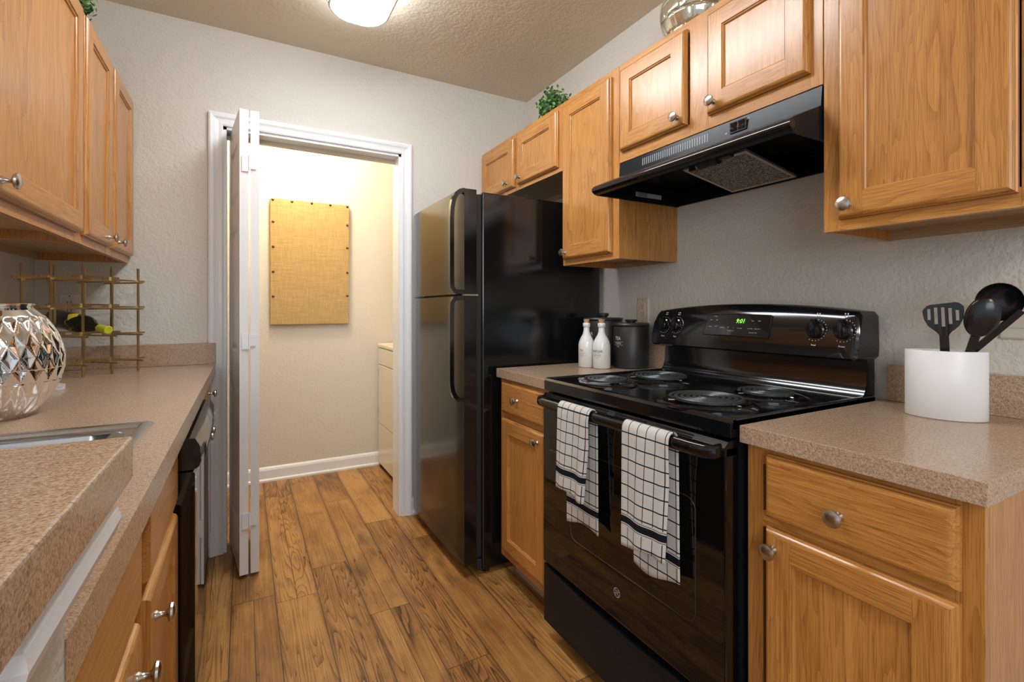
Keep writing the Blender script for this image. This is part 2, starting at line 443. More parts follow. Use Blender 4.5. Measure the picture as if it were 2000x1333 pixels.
baseboard('baseboard_far', -0.68, 1.62, 3.69, 1)
baseboard('baseboard_back', 0.838, 0.90, 2.70, 1)
# cove moulding under the bar (wraps the half wall)
m = MB(); pr = [(0, 0), (0.005, 0.0), (0.007, 0.012), (0.012, 0.022), (0.020, 0.028), (0.027, 0.036), (0.030, 0.046), (0.028, 0.055), (0.022, 0.062), (0.024, 0.070), (0, 0.070)]
pts = [(-1.70, 0.495, 0, 1), (-0.122, 0.495, 1, 1), (-0.122, 0.35, 1, -1), (-1.70, 0.35, 0, -1)]
rings = [[m.b.verts.new((x+ox*a, y+oy*a, 0.9465+b)) for a, b in pr] for x, y, ox, oy in pts]
for A, B in zip(rings, rings[1:]):
    for k in range(len(pr)): m.b.faces.new([A[k], A[(k+1) % len(pr)], B[(k+1) % len(pr)], B[k]])
m.b.faces.new(rings[0]); m.b.faces.new(rings[-1])
struct(m.build('trim_4', 'trim'))
m = MB(); m.box(-1.65, -0.088, 0.10, 0.548, 1.018, 1.056, 0.002)
tag(m.build('bar_countertop', 'counter', root=(-0.8, 0.4, 1.018)), 'raised speckled tan bar top in the near left corner, standing higher than the sink counter', 'countertop')

# ------------------------------------------------------------------ bifold door
def bifold():
    d = bpy.data.objects.new('door_1', None); C.objects.link(d); d.location = (0.0, 2.4, 0.0); d['kind'] = 'structure'
    d['label'] = 'white two-leaf bifold door folded open at the left jamb of the laundry doorway'
    Z0, Z1 = 0.018, 2.042
    def leaf(A, B, flip, name='leaf'):
        A, B = Vector((*A, 0)), Vector((*B, 0)); L = (B-A).length; u = (B-A).normalized(); n = Vector((u.y, -u.x, 0))*(1 if flip else -1)
        th = 0.034; mb = MB()
        # A..B is the outer face line; n points out of the leaf; thickness goes -n
        def f(a, z, dep): return tuple(A+u*a+n*dep+Vector((0, 0, z)))
        # side face built from stiles, rails and raised panels
        st = 0.075; zs = [(Z0+0.20, Z0+0.80), (Z0+0.96, Z0+1.53), (Z0+1.65, Z0+1.90)]
        def fbox(a0, a1, z0, z1, d0, d1):
            mb.prism([(a0, z0), (a1, z0), (a1, z1), (a0, z1)], lambda a, b, dd: f(a, b, dd), d0, d1)
        fbox(0, st, Z0, Z1, -th, 0); fbox(L-st, L, Z0, Z1, -th, 0)
        edges = [Z0]+[z for p in zs for z in p]+[Z1]
        for k in range(0, len(edges), 2): fbox(st, L-st, edges[k], edges[k+1], -th, 0)
        for z0, z1 in zs:
            for sgn, base in ((1, 0.0), (-1, -th)):
                pr = [(0, base), (0.010, base-sgn*0.007), (0.018, base-sgn*0.007), (0.038, base-sgn*0.0015)]
                R = []
                for ins, dep in pr: R.append([f(st+ins, z0+ins, dep), f(L-st-ins, z0+ins, dep), f(L-st-ins, z1-ins, dep), f(st+ins, z1-ins, dep)])
                for P, Q in zip(R, R[1:]):
                    for k in range(4): mb.quad([P[k], P[(k+1) % 4], Q[(k+1) % 4], Q[k]])
                mb.quad(R[-1])
        return mb.build(name, 'door_white', d)
    leaf((-0.019, 2.393), (-0.067, 2.812), False)
    leaf((0.066, 2.815), (0.057, 2.396), False)
    for z in (1.806, 1.033, 0.251):
        h = MB()
        h.box(-0.010, 0.018, 2.3895, 2.3925, z-0.035, z+0.035); h.box(0.018, 0.045, 2.3895, 2.3925, z-0.022, z+0.028)
        h.cyl((0.0185, 2.3895, z-0.035), (0.0185, 2.3895, z+0.035), 0.0035, seg=10)
        for zz in (-0.027, 0.026): h.cyl((0.003, 2.388, z+zz), (0.003, 2.391, z+zz), 0.0025, seg=8)
        for zz in (-0.014, 0.018): h.cyl((0.035, 2.388, z+zz), (0.035, 2.391, z+zz), 0.0025, seg=8)
        h.build('hinge', 'trim', d)
bifold()

# ------------------------------------------------------------------ cabinets
def panel_door(parent, name, sgn, xf, y0, y1, z0, z1, fw=0.058, th=0.020, recess=0.009, slab=False):
    """front plane at xf, outward direction sgn (+1 -> +X). framed recessed-panel door or slab drawer front"""
    m = MB()
    def f(a, b, d): return (xf+sgn*(d-th), a, b)
    edge = [(0, 0), (0, 0.009), (0.0025, 0.0105), (0.0035, 0.0145), (0.006, 0.0175), (0.009, 0.0193), (0.012, th)]
    def ring(ins, d): return [f(y0+ins, z0+ins, d), f(y1-ins, z0+ins, d), f(y1-ins, z1-ins, d), f(y0+ins, z1-ins, d)]
    R = [ring(*e) for e in edge]
    for P, Q in zip(R, R[1:]):
        for k in range(4): m.quad([P[k], P[(k+1) % 4], Q[(k+1) % 4], Q[k]], 1 if (k % 2 == 0 or slab) else 0)
    m.quad(R[0])
    e = 0.012
    if slab: m.quad(R[-1], 1)
    else:
        for (a0, a1, b0, b1, mi) in ((y0+e, y0+fw, z0+e, z1-e, 0), (y1-fw, y1-e, z0+e, z1-e, 0), (y0+fw, y1-fw, z0+e, z0+fw, 1), (y0+fw, y1-fw, z1-fw, z1-e, 1)):
            m.quad([f(a0, b0, th), f(a1, b0, th), f(a1, b1, th), f(a0, b1, th)], mi)
        inner = [(fw, th), (fw+0.001, th-0.0035), (fw+0.0030, th-0.0035), (fw+0.0055, th-0.0055), (fw+0.0065, th-recess)]
        R = [ring(*i) for i in inner]
        for P, Q in zip(R, R[1:]):
            for k in range(4): m.quad([P[k], P[(k+1) % 4], Q[(k+1) % 4], Q[k]], 1 if k % 2 == 0 else 0)
        m.quad(R[-1], 0)
    o = m.build(name, ['oak_v', 'oak_h'], parent)
    return o
def knob(parent, sgn, x, y, z, name='knob'):
    m = MB()
    prof = [(0.0, 0), (0.0085, 0), (0.0085, 0.002), (0.0055, 0.005), (0.0048, 0.014), (0.0075, 0.0175), (0.0145, 0.0195), (0.0168, 0.0225), (0.0160, 0.0260), (0.011, 0.0285), (0.004, 0.0297), (0, 0.0298)]
    m.lathe(prof, (x, y, z), (sgn, 0, 0), 24)
    return m.build(name, 'nickel', parent, smooth=50)
def upper_cab(label, sgn, xf, xw, y0, y1, z0, z1, doors, stiles=None, name='wall_cabinet'):
    """doors: (y0,y1,z0,z1,knob_y,knob_z)"""
    t = thing(name, label, 'cabinet', ((xf+xw)/2, (y0+y1)/2, z0))
    g = 0.0006; y0 += g; y1 -= g
    fb = xf-sgn*0.019
    m = MB(); lo = z0+0.028
    m.box(fb, xw, y0, y0+0.013, z0, z1); m.box(fb, xw, y1-0.013, y1, z0, z1)
    m.box(fb, xw, y0+0.013, y1-0.013, z1-0.013, z1); m.box(xw, xw+sgn*0.006, y0+0.013, y1-0.013, lo, z1-0.013)
    m.build('carcass', 'oak_v', t)
    m = MB(); m.box(fb, xw+sgn*0.006, y0+0.013, y1-0.013, lo, lo+0.013); m.box(xw, xw+sgn*0.014, y0+0.013, y1-0.013, z0+0.001, lo)
    m.build('bottom_panel', 'oak_under', t)
    m = MB(); s = 0.038
    st = [(y0, y0+s), (y1-s, y1)]+(stiles or [])
    for a, b in st: m.box(fb, xf, a, b, z0, z1, 0.0008, 0)
    ys = sorted(st)
    for (a, b), (c, d) in zip(ys, ys[1:]):
        m.box(fb, xf-sgn*0.0003, b, c, z0, z0+0.038, 0, 1); m.box(fb, xf-sgn*0.0003, b, c, z1-0.038, z1, 0, 1)
    m.build('face_frame', ['oak_v', 'oak_h'], t)
    for (a, b, c, d, ky, kz) in doors:
        dr = panel_door(t, 'door', sgn, xf+sgn*0.0205, a, b, c, d)
        knob(dr, sgn, xf+sgn*0.0205, ky, kz)
    return t
XF = 1.285
upper_cab('short oak wall cabinet with two doors above the black fridge', -1, XF, XR, 1.832, 2.699, 1.813, 2.125,
          [(2.275, 2.672, 1.835, 2.098, 2.345, 1.868), (1.862, 2.235, 1.835, 2.098, 2.20, 1.868)], [(2.225, 2.285)])
upper_cab('tall narrow oak wall cabinet between the fridge and the range hood', -1, XF, XR, 1.450, 1.831, 1.372, 2.125,
          [(1.488, 1.815, 1.398, 2.098, 1.787, 1.428)])
upper_cab('oak wall cabinet with two doors directly above the black range hood', -1, XF, XR, 0.688, 1.449, 1.744, 2.125,
          [(1.113, 1.432, 1.782, 2.098, 1.143, 1.812), (0.716, 1.030, 1.782, 2.098, 1.000, 1.812)], [(1.035, 1.108)])
upper_cab('large oak wall cabinet at the right edge, above the utensil holder', -1, XF, XR, 0.292, 0.687, 1.365, 2.125,
          [(0.333, 0.648, 1.392, 2.098, 0.621, 1.422)])
XLF = -0.450
upper_cab('nearest oak wall cabinet on the left, with the widest door', 1, XLF, XL, 1.30, 1.9505, 1.377, 2.125,
          [(1.318, 1.932, 1.405, 2.098, 1.353, 1.433)])
upper_cab('oak wall cabinet with two narrow doors in the far left corner above the wine rack', 1, XLF, XL, 1.9505, 2.695, 1.377, 2.125,
          [(1.975, 2.305, 1.405, 2.098, 2.235, 1.433), (2.350, 2.690, 1.405, 2.098, 2.385, 1.433)], [(2.29, 2.36)])

def base_cab(label, sgn, xf, xw, y0, y1, fronts, stiles=(), rails=(), name='base_cabinet', ztop=0.8750):
    """fronts: (kind,y0,y1,z0,z1,knob or None)"""
    t = thing(name, label, 'cabinet', ((xf+xw)/2, (y0+y1)/2, 0))
    g = 0.0008; y0 += g; y1 -= g; fb = xf-sgn*0.019; Z1 = ztop
    m = MB()
    m.box(fb, xw, y0, y0+0.015, 0.10, Z1); m.box(fb, xw, y1-0.015, y1, 0.10, Z1); m.box(fb, xw, y0+0.015, y1-0.015, 0.10, 0.115)
    m.box(xw, xw+sgn*0.006, y0+0.015, y1-0.015, 0.115, Z1)
    m.build('carcass', 'oak_v', t)
    m = MB(); s = 0.036
    st = [(y0, y0+s), (y1-s, y1)]+list(stiles)
    for a, b in st: m.box(fb, xf, a, b, 0.10, Z1, 0.0008, 0)
    ys = sorted(st)
    for (a, b), (c, d) in zip(ys, ys[1:]):
        for r0, r1 in ((0.10, 0.14), (0.835, Z1), (0.70, 0.735))+tuple(rails): m.box(fb, xf-sgn*0.0003, b, c, r0, r1, 0, 1)
    m.build('face_frame', ['oak_v', 'oak_h'], t)
    m = MB(); k0 = xf-sgn*0.075
    m.box(k0, k0-sgn*0.015, y0, y1, 0.0, 0.10); m.build('toe_kick', simple('taupe_toe_kick', (0.42, 0.36, 0.30), 0.5) if 'kickm' not in M else M['kickm'], t)
    for kind, a, b, c, d, kn in fronts:
        o = panel_door(t, 'drawer' if kind != 'door' else 'door', sgn, xf+sgn*0.0205, a, b, c, d, slab=(kind != 'door'))
        if kn: knob(o, sgn, xf+sgn*0.0205, kn[0], kn[1])
    return t
M['kickm'] = simple('taupe_toe_kick', (0.42, 0.36, 0.30), 0.5)
BF = 0.987
base_cab('oak base cabinet with one drawer and one door at the near right', -1, BF, XR, 0.292, 0.690,
         [('drawer', 0.320, 0.640, 0.728, 0.862, (0.490, 0.785)), ('door', 0.320, 0.640, 0.135, 0.708, (0.617, 0.668))])
base_cab('small oak base cabinet with drawer and door between the fridge and the stove', -1, BF, XR, 1.470, 1.878,
         [('drawer', 1.500, 1.845, 0.730, 0.862, (1.70, 0.800)), ('door', 1.500, 1.845, 0.140, 0.706, (1.545, 0.668))])
LF = -0.157
base_cab('oak sink base cabinet with two false drawer fronts and two doors on the left', 1, LF, XL, 0.505, 1.392,
         [('drawer', 0.530, 0.925, 0.716, 0.842, None), ('drawer', 0.985, 1.380, 0.716, 0.842, None),
          ('door', 0.530, 0.925, 0.135, 0.694, (0.880, 0.632)), ('door', 0.985, 1.380, 0.135, 0.694, (1.045, 0.632))], [(0.92, 0.99)], ztop=0.867)
base_cab('oak base cabinet in the far left corner beyond the dishwasher', 1, LF, XL, 2.005, 2.672,
         [('drawer', 2.030, 2.320, 0.730, 0.862, (2.175, 0.800)), ('drawer', 2.360, 2.650, 0.730, 0.862, (2.505, 0.800)),
          ('door', 2.030, 2.320, 0.135, 0.706, (2.285, 0.660)), ('door', 2.360, 2.650, 0.135, 0.706, (2.40, 0.660))], [(2.315, 2.365)], ztop=0.867)

# ------------------------------------------------------------------ countertops
def worktop(label, x0, x1, y0, y1, zt, splash, hole=None, th=0.038):
    t = thing('countertop', label, 'countertop', ((x0+x1)/2, (y0+y1)/2, zt-th))
    m = MB()
    if hole is None: m.box(x0, x1, y0, y1, zt-th, zt, 0.0015)
    else:
        hx0, hx1, hy0, hy1 = hole
        m.box(x0, x1, y0, hy0, zt-th, zt); m.box(x0, x1, hy1, y1, zt-th, zt); m.box(x0, hx0, hy0, hy1, zt-th, zt); m.box(hx1, x1, hy0, hy1, zt-th, zt)
    m.build('slab', 'counter', t)
    for b in splash:
        m = MB(); m.box(*b, 0.0015); m.build('backsplash', 'counter', t)
    return t
worktop('speckled tan laminate countertop carrying the white utensil holder at the right', 0.961, XR-0.001, 0.282, 0.692, 0.914,
        [(1.586, XR-0.001, 0.282, 0.678, 0.9142, 1.014)])
worktop('small speckled tan laminate countertop under the canisters, between fridge and stove', 0.965, XR-0.001, 1.468, 1.882, 0.914,
        [(1.586, XR-0.001, 1.475, 1.882, 0.9142, 1.014)])
worktop('long speckled tan laminate countertop with the sink on the left side', XL+0.001, -0.121, 0.4955, 2.699, 0.914,
        [(XL+0.001, XL+0.021, 0.55, 2.678, 0.9142, 1.014), (XL+0.001, -0.1185, 2.679, 2.699, 0.9142, 1.014)], hole=(-0.725, -0.195, 0.56, 1.335), th=0.046)

# ------------------------------------------------------------------ sink
def sink():
    t = thing('kitchen_sink', 'stainless steel double bowl sink set in the left countertop', 'sink', (-0.46, 0.95, 0.914))
    X0, X1, Y0, Y1, Z = -0.735, -0.178, 0.552, 1.356, 0.9145
    def rr(x0, x1, y0, y1, r, z, n=6):
        P = []
        for cx, cy, a0 in ((x1-r, y1-r, 0), (x0+r, y1-r, PI/2), (x0+r, y0+r, PI), (x1-r, y0+r, 3*PI/2)):
            for k in range(n+1): P.append((cx+r*math.cos(a0+PI/2*k/n), cy+r*math.sin(a0+PI/2*k/n), z))
        return P
    def loft(m, rings, cap=False):
        R = [[m.b.verts.new(p) for p in r] for r in rings]
        n = len(R[0])
        for A, B in zip(R, R[1:]):
            for k in range(n): m.b.faces.new([A[k], A[(k+1) % n], B[(k+1) % n], B[k]])
        if cap: m.b.faces.new(R[-1])
    # rim flange outer ring
    m = MB()
    loft(m, [rr(X0, X1, Y0, Y1, 0.014, Z), rr(X0+0.002, X1-0.002, Y0+0.002, Y1-0.002, 0.014, Z+0.004), rr(X0+0.008, X1-0.008, Y0+0.008, Y1-0.008, 0.012, Z+0.005),
             rr(X0+0.020, X1-0.020, Y0+0.020, Y1-0.020, 0.006, Z+0.004), rr(X0+0.024, X1-0.024, Y0+0.024, Y1-0.024, 0.005, Z+0.0005), rr(X0+0.026, X1-0.026, Y0+0.026, Y1-0.026, 0.005, Z-0.003)])
    # deck between flange and bowls
    i0, i1, j0, j1 = X0+0.026, X1-0.026, Y0+0.026, Y1-0.026; zd = Z-0.003
    b1 = (X0+0.085, X1-0.045, 0.975, Y1-0.045); b2 = (X0+0.085, X1-0.045, Y0+0.045, 0.935)
    m.box(i0, b1[0]+0.02, j0, j1, zd-0.001, zd); m.box(b1[1]-0.02, i1, j0, j1, zd-0.0011, zd-0.0001)
    m.box(b1[0], b1[1], b1[3]-0.02, j1, zd-0.0012, zd-0.0002); m.box(b1[0], b1[1], j0, b2[2]+0.02, zd-0.0012, zd-0.0002); m.box(b1[0], b1[1], b2[3]-0.02, b1[2]+0.02, zd-0.0012, zd-0.0002)
    m.build('rim', 'steel', t, smooth=30)
    for b in (b1, b2):
        m = MB()
        loft(m, [rr(b[0]-0.006, b[1]+0.006, b[2]-0.006, b[3]+0.006, 0.065, Z-0.0025), rr(b[0], b[1], b[2], b[3], 0.06, Z-0.006), rr(b[0]+0.008, b[1]-0.008, b[2]+0.008, b[3]-0.008, 0.06, Z-0.06),
                 rr(b[0]+0.012, b[1]-0.012, b[2]+0.012, b[3]-0.012, 0.06, Z-0.15), rr(b[0]+0.03, b[1]-0.03, b[2]+0.03, b[3]-0.03, 0.05, Z-0.175)], True)
        bo = m.build('bowl', 'steel', t, smooth=50)
        cx, cy = (b[0]+b[1])/2, (b[2]+b[3])/2
        m = MB(); m.lathe([(0, 0.001), (0.018, 0.001), (0.03, 0.0035), (0.042, 0.003), (0.044, 0.0)], (cx, cy, Z-0.175)); m.build('drain', 'chrome', bo, smooth=40)
sink()

# ------------------------------------------------------------------ dishwasher
def dishwasher():
    t = thing('dishwasher', 'black built-in dishwasher under the left countertop', 'dishwasher', (-0.4, 1.70, 0))
    m = MB(); m.box(XL+0.03, -0.162, 1.403, 1.997, 0.0, 0.858); m.build('tub', 'blk_matte', t)
    def bulge(prof, name, mat, ya=1.405, yb=1.995, sag=0.0075, N=20):
        m = MB(); rings = []
        for k in range(N+1):
            q = -1+2*k/N; y = (ya+yb)/2+q*(yb-ya)/2
            rings.append([m.b.verts.new((x-(sag*q*q if x > -0.13 else 0), y, z)) for x, z in prof])
        for A, B in zip(rings, rings[1:]):
            for j in range(len(prof)): m.b.faces.new([A[j], A[(j+1) % len(prof)], B[(j+1) % len(prof)], B[j]])
        m.b.faces.new(rings[0]); m.b.faces.new(list(reversed(rings[-1])))
        return m.build(name, mat, t, smooth=30)
    d = bulge([(-0.160, 0.125), (-0.102, 0.125), (-0.098, 0.130), (-0.098, 0.770), (-0.102, 0.775), (-0.160, 0.775)], 'door', 'blk_glass')
    cp = bulge([(-0.160, 0.780), (-0.100, 0.780), (-0.090, 0.786), (-0.085, 0.800), (-0.087, 0.835), (-0.098, 0.856), (-0.160, 0.858)], 'control_panel', 'blk')
    m = MB()
    for k in range(3): m.box(-0.0885, -0.0872, 1.44+k*0.022, 1.448+k*0.022, 0.800, 0.828)
    m.build('vent_slot', 'dark', cp)
    m = MB()
    for k in range(5): m.box(-0.0895, -0.0868, 1.62+k*0.045, 1.648+k*0.045, 0.806, 0.822, 0.001)
    m.build('button', 'blk_soft', cp)
    m = MB(); m.box(-0.0895, -0.0865, 1.88, 1.935, 0.803, 0.826, 0.001); m.build('door_latch', 'nickel', cp)
    m = MB(); m.box(-0.215, -0.20, 1.41, 1.99, 0.0, 0.12); m.build('toe_panel', 'blk_matte', t)
dishwasher()

# ------------------------------------------------------------------ stove
SY0, SY1 = 0.702, 1.462
def stove():
    t = thing('electric_stove', 'black freestanding electric range with coil burners between the counters', 'stove', (1.25, 1.08, 0))
    yc = (SY0+SY1)/2
    m = MB(); m.box(0.982, 1.585, SY0+0.004, SY1-0.004, 0.045, 0.885)
    for y in (SY0+0.05, SY1-0.05):
        for x in (1.02, 1.55): m.cyl((x, y, 0), (x, y, 0.046), 0.018, seg=12)
    m.build('body', 'blk_soft', t)
    # cooktop
    m = MB()
    m.prism([(0.944, 0.884), (0.944, 0.917), (0.949, 0.9245), (0.958, 0.9265), (0.966, 0.921), (1.53, 0.921), (1.575, 0.921), (1.575, 0.884)], lambda a, b, d: (a, d, b), SY0, SY1)
    m.box(0.950, 1.575, SY0, SY0+0.010, 0.90, 0.9262, 0.003); m.box(0.950, 1.575, SY1-0.010, SY1, 0.90, 0.9262, 0.003)
    ck = m.build('cooktop', 'blk', t, smooth=30)
    for (cx, cy, r, turns) in ((1.070, 0.865, 0.098, 5), (1.300, 0.850, 0.075, 4), (1.060, 1.262, 0.075, 4), (1.285, 1.240, 0.098, 5)):
        z = 0.9212
        m = MB()
        m.lathe([(r+0.030, 0.0), (r+0.030, 0.003), (r+0.020, 0.0075), (r+0.010, 0.008), (r+0.003, 0.004), (r-0.01, -0.000), (0.02, 0.0005), (0, 0.0005)], (cx, cy, z), seg=48)
        dp = m.build('drip_pan', 'blk', ck, smooth=40)
        m = MB(); path = []
        n = turns*36; r0 = 0.018
        for k in range(n+1):
            a = 2*PI*k/36; rr = r0+(r-r0-0.004)*k/n
            path.append((cx+rr*math.cos(a+2.2), cy+rr*math.sin(a+2.2), z+0.0165))
        m.sweep(path, [(-0.0042, -0.004), (0.0042, -0.004), (0.0046, 0.002), (0.003, 0.004), (-0.003, 0.004), (-0.0046, 0.002)])
        for a in (0.3, 2.4, 4.5):
            m.box(-0.001, 0.001, 0, r*0.95, -0.004, 0.0) if False else None
        m.build('burner_coil', 'coil', ck, smooth=40)
        m = MB()
        for a in (0.5, 0.5+2*PI/3, 0.5+4*PI/3):
            p0 = Vector((cx, cy, z+0.010)); p1 = p0+Vector((math.cos(a), math.sin(a), 0))*(r+0.004)
            m.cyl(p0, p1, 0.0025, seg=6)
        m.cyl((cx, cy, z+0.008), (cx, cy, z+0.019), 0.012, seg=16)
        m.build('burner_support', 'nickel', ck)
    # backguard lower splash and control panel
    m = MB()
    m.prism([(1.515, 0.921), (1.530, 0.935), (1.540, 0.960), (1.545, 1.035), (1.585, 1.035), (1.585, 0.90), (1.515, 0.90)], lambda a, b, d: (a, d, b), SY0+0.006, SY1-0.004)
    m.build('backguard', 'blk', t, smooth=60)
    m = MB()
    N = 28; ring_f = []; ring_b = []
    def top(y):
        s = (y-yc)/((SY1-SY0)/2); return 1.190-0.026*abs(s)**2.2
    # outline in (y,z), rounded corners, extruded with forward lean; front bulges slightly
    out = []
    ya, yb = SY0-0.004, SY1+0.006
    for k in range(N+1):
        y = ya+0.012+(yb-ya-0.032)*k/N; out.append((y, top(y)))
    out += [(yb-0.010, top(yb)-0.010), (yb-0.001, 1.115), (yb+0.001, 1.045), (yb-0.006, 1.033)]
    for k in range(N+1):
        y = yb-0.016+(ya+0.010-(yb-0.016))*k/N; out.append((y, 1.028))
    out += [(ya+0.002, 1.036), (ya, 1.06), (ya+0.002, top(ya)-0.012)]
    def xfront(y, z): return 1.468+0.046*(max(0.0, z-1.028)/0.16)**2-0.004*(1-((y-yc)/0.4)**2)
    A = [m.b.verts.new((xfront(y, z)+0.008, y, z)) for y, z in out]
    cy_, cz_ = yc, 1.108
    B = [m.b.verts.new((xfront(y, z), cy_+(y-cy_)*0.982, cz_+(z-cz_)*0.93)) for y, z in out]
    D = [m.b.verts.new((1.590, y, z)) for y, z in out]
    n = len(out)
    for k in range(n):
        j = (k+1) % n
        m.b.faces.new([A[k], A[j], B[j], B[k]]); m.b.faces.new([D[k], D[j], A[j], A[k]])
    m.b.faces.new(list(reversed(D)))
    # front face: a grid of rows between the top and bottom edges
    topi = list(range(0, N+1)); boti = list(range(N+5, 2*N+6))
    NR = 12; cols = []
    for k in range(N+1):
        T, Bo = B[topi[k]], B[boti[N-k]]; c = [T]
        for r in range(1, NR):
            y = T.co.y+(Bo.co.y-T.co.y)*r/NR; z = T.co.z+(Bo.co.z-T.co.z)*r/NR
            c.append(m.b.verts.new((xfront(y, z), y, z)))
        cols.append(c+[Bo])
    for c0, c1 in zip(cols, cols[1:]):
        for r in range(NR): m.b.faces.new([c0[r], c1[r], c1[r+1], c0[r+1]])
    m.b.faces.new(cols[N]+[B[N+4], B[N+3], B[N+2], B[N+1]])
    m.b.faces.new(list(reversed(cols[0]))+[B[i] for i in range(n-1, 2*N+5, -1)])
    cp = m.build('control_panel', 'blk', t, smooth=35)
    def F(lift=0.0008):
        return lambda a, b: (xfront(a, b)-lift, a, b)          # a = y, b = z
    def G(yc_, zc_, lift=0.0012): return lambda a, b: (xfront(yc_-a, zc_+b)-lift, yc_-a, zc_+b)
    # display
    y0, y1, z0, z1 = 0.952, 1.205, 1.078, 1.152
    m = MB()
    P = [(y0+0.004, z0), (y1-0.002, z0+0.003), (y1, z0+0.006), (y1-0.008, z1-0.003), (y1-0.012, z1-0.001), ((y0+y1)/2, z1+0.003), (y0+0.005, z1), (y0, z1-0.003), (y0+0.001, z0+0.004)]
    Af = [m.b.verts.new((xfront(a, b)-0.0030, a, b)) for a, b in P]; Ab = [m.b.verts.new((xfront(a, b)+0.002, a, b)) for a, b in P]
    m.b.faces.new(Af)
    for k in range(len(P)): m.b.faces.new([Af[k], Af[(k+1) % len(P)], Ab[(k+1) % len(P)], Ab[k]])
    ds = m.build('display', 'blk_glass', cp)
    m = MB(); m.tube([(xfront(a, b)-0.0025, a, b) for a, b in P], 0.0013, 6, (1, 0, 0), True); m.build('display_frame', 'nickel' if False else 'blk_soft', ds)
    m = MB(); put_text(m, '9:01', 0.021, G(1.060, 1.131, 0.0040), 0.95, shear=0.15); m.build('clock_digits', 'led', ds)
    for (y, z, s) in ((1.165, 1.147, 'Cooking'), (1.178, 1.134, 'Bake'), (1.155, 1.134, 'Broil'), (1.178, 1.110, 'Surface'), (1.155, 1.112, 'Cancel'), (1.128, 1.108, 'Self Clean'),
                      (1.103, 1.109, '+'), (1.083, 1.109, '-'), (1.093, 1.098, 'Cook Controls'), (1.060, 1.107, 'Oven Light'), (1.016, 1.133, 'Timer'), (0.992, 1.133, 'Clock'),
                      (1.020, 1.107, 'Cook Time'), (0.995, 1.107, 'Delay Start'), (1.008, 1.094, 'Automatic Oven')):
        m = MB(); put_text(m, s, 0.0052 if len(s) > 1 else 0.011, G(y, z, 0.0036), 0.8)
        m.build('printed_word', 'inkg', ds)
    # small marks beside knobs + knobs
    for yk in (1.400, 1.337, 0.813, 0.737):
        zk = 1.110; m = MB()
        for k in range(15):
            a = math.radians(-65-(k*16.5)) if True else 0
            g = G(yk+0.031*math.cos(a), zk+0.031*math.sin(a)); m.merge(dot(0.0011, g))
        put_text(m, 'Front' if yk in (1.400, 0.737) else 'Rear', 0.0075, G(yk, zk-0.044), 1.0)
        for ii in (-1, 1):
            for jj in (-1, 1): m.merge(dot(0.0021, G(yk+ii*0.0035, zk+0.045+jj*0.0035)))
        m.build('dial_marks', 'inkw', cp)
    for yk in (1.400, 1.337, 0.813, 0.737):
        m = MB(); x = xfront(yk, 1.110)
        def rf(a, h): return 1.0+0.28*max(0.0, math.cos(a-PI/2))**6 if h > 0.006 else 1.0
        def rf2(a, h):
            return 1.0
        m.lathe([(0.0265, 0), (0.0265, 0.004), (0.0225, 0.007), (0.0205, 0.014), (0.0175, 0.018), (0, 0.019)], (x, yk, 1.110), (-1, 0, 0), 36)
        tp = [(0.0195*math.cos(a0), 0.0195*math.sin(a0)) for a0 in [math.radians(152+k*236/22) for k in range(23)]]+[(0.004, 0.033), (-0.004, 0.033)]
        m.prism(tp, lambda a, b, d: (x-d, yk-a, 1.110+b), 0.004, 0.017)
        m.box(x-0.027, x-0.010, yk-0.0045, yk+0.0045, 1.110-0.018, 1.110+0.026, 0.003)
        m.build('burner_knob', 'blk', cp, smooth=35)
    # oven door
    DF = 0.936; yi0, yi1 = SY0+0.006, SY1-0.004
    m = MB(); m.box(DF, 0.980, yi0, yi1, 0.275, 0.862, 0.004); od = m.build('oven_door', 'blk_glass', t)
    # window outline (raised bead) rounded
    m = MB(); P = []
    wy0, wy1, wz0, wz1, r = 0.790, 1.290, 0.420, 0.720, 0.03
    for cy, cz, a0 in ((wy1-r, wz1-r, 0), (wy0+r, wz1-r, PI/2), (wy0+r, wz0+r, PI), (wy1-r, wz0+r, 1.5*PI)):
        for k in range(7): P.append((DF-0.0002, cy+r*math.cos(a0+PI/2*k/6), cz+r*math.sin(a0+PI/2*k/6)))
    m.tube(P, 0.0013, 6, (1, 0, 0), True); m.build('window_outline', simple('dark_window_line', (0.03, 0.026, 0.018), 0.45), od)
    m = MB(); cy, cz = 1.066, 0.357
    g = lambda a, b: (DF-0.0008, cy-a, cz+b)
    m.merge(annulus(0.0135, 0.0120, g)); 
    put_text(m, 'GE', 0.0125, g, 0.8, shear=0.15)
    for k in range(4):
        a = k*PI/2+PI/4; m.merge(annulus(0.0035, 0.0026, lambda aa, bb, a=a: g(aa+0.0090*math.cos(a), bb+0.0090*math.sin(a))))
    m.build('round_emblem', 'inkg', od)
    # upper trim strip with vent slots, handle
    m = MB(); m.prism([(DF-0.004, 0.842), (DF-0.004, 0.862), (DF+0.010, 0.874), (0.980, 0.876), (0.980, 0.842)], lambda a, b, d: (a, d, b), yi0, yi1); tr = m.build('door_top_trim', 'blk', od)
    m = MB()
    for k in range(4):
        y = 0.80+k*0.155
        for q in range(2): m.box(DF-0.0035+q*0.006, DF-0.0005+q*0.006, y, y+0.12, 0.8635+q*0.005, 0.8665+q*0.005)
    m.build('vent_slot', 'dark', tr)
    m = MB(); path = []
    hx = 0.900; hz = 0.852
    Y0, Y1 = SY0+0.010, SY1-0.008
    for (x, y) in ((DF+0.004, Y0+0.012), (hx+0.012, Y0+0.010), (hx+0.002, Y0+0.028), (hx, Y0+0.06), (hx, yc), (hx, Y1-0.06), (hx+0.002, Y1-0.028), (hx+0.012, Y1-0.010), (DF+0.004, Y1-0.012)):
        path.append((x, y, hz))
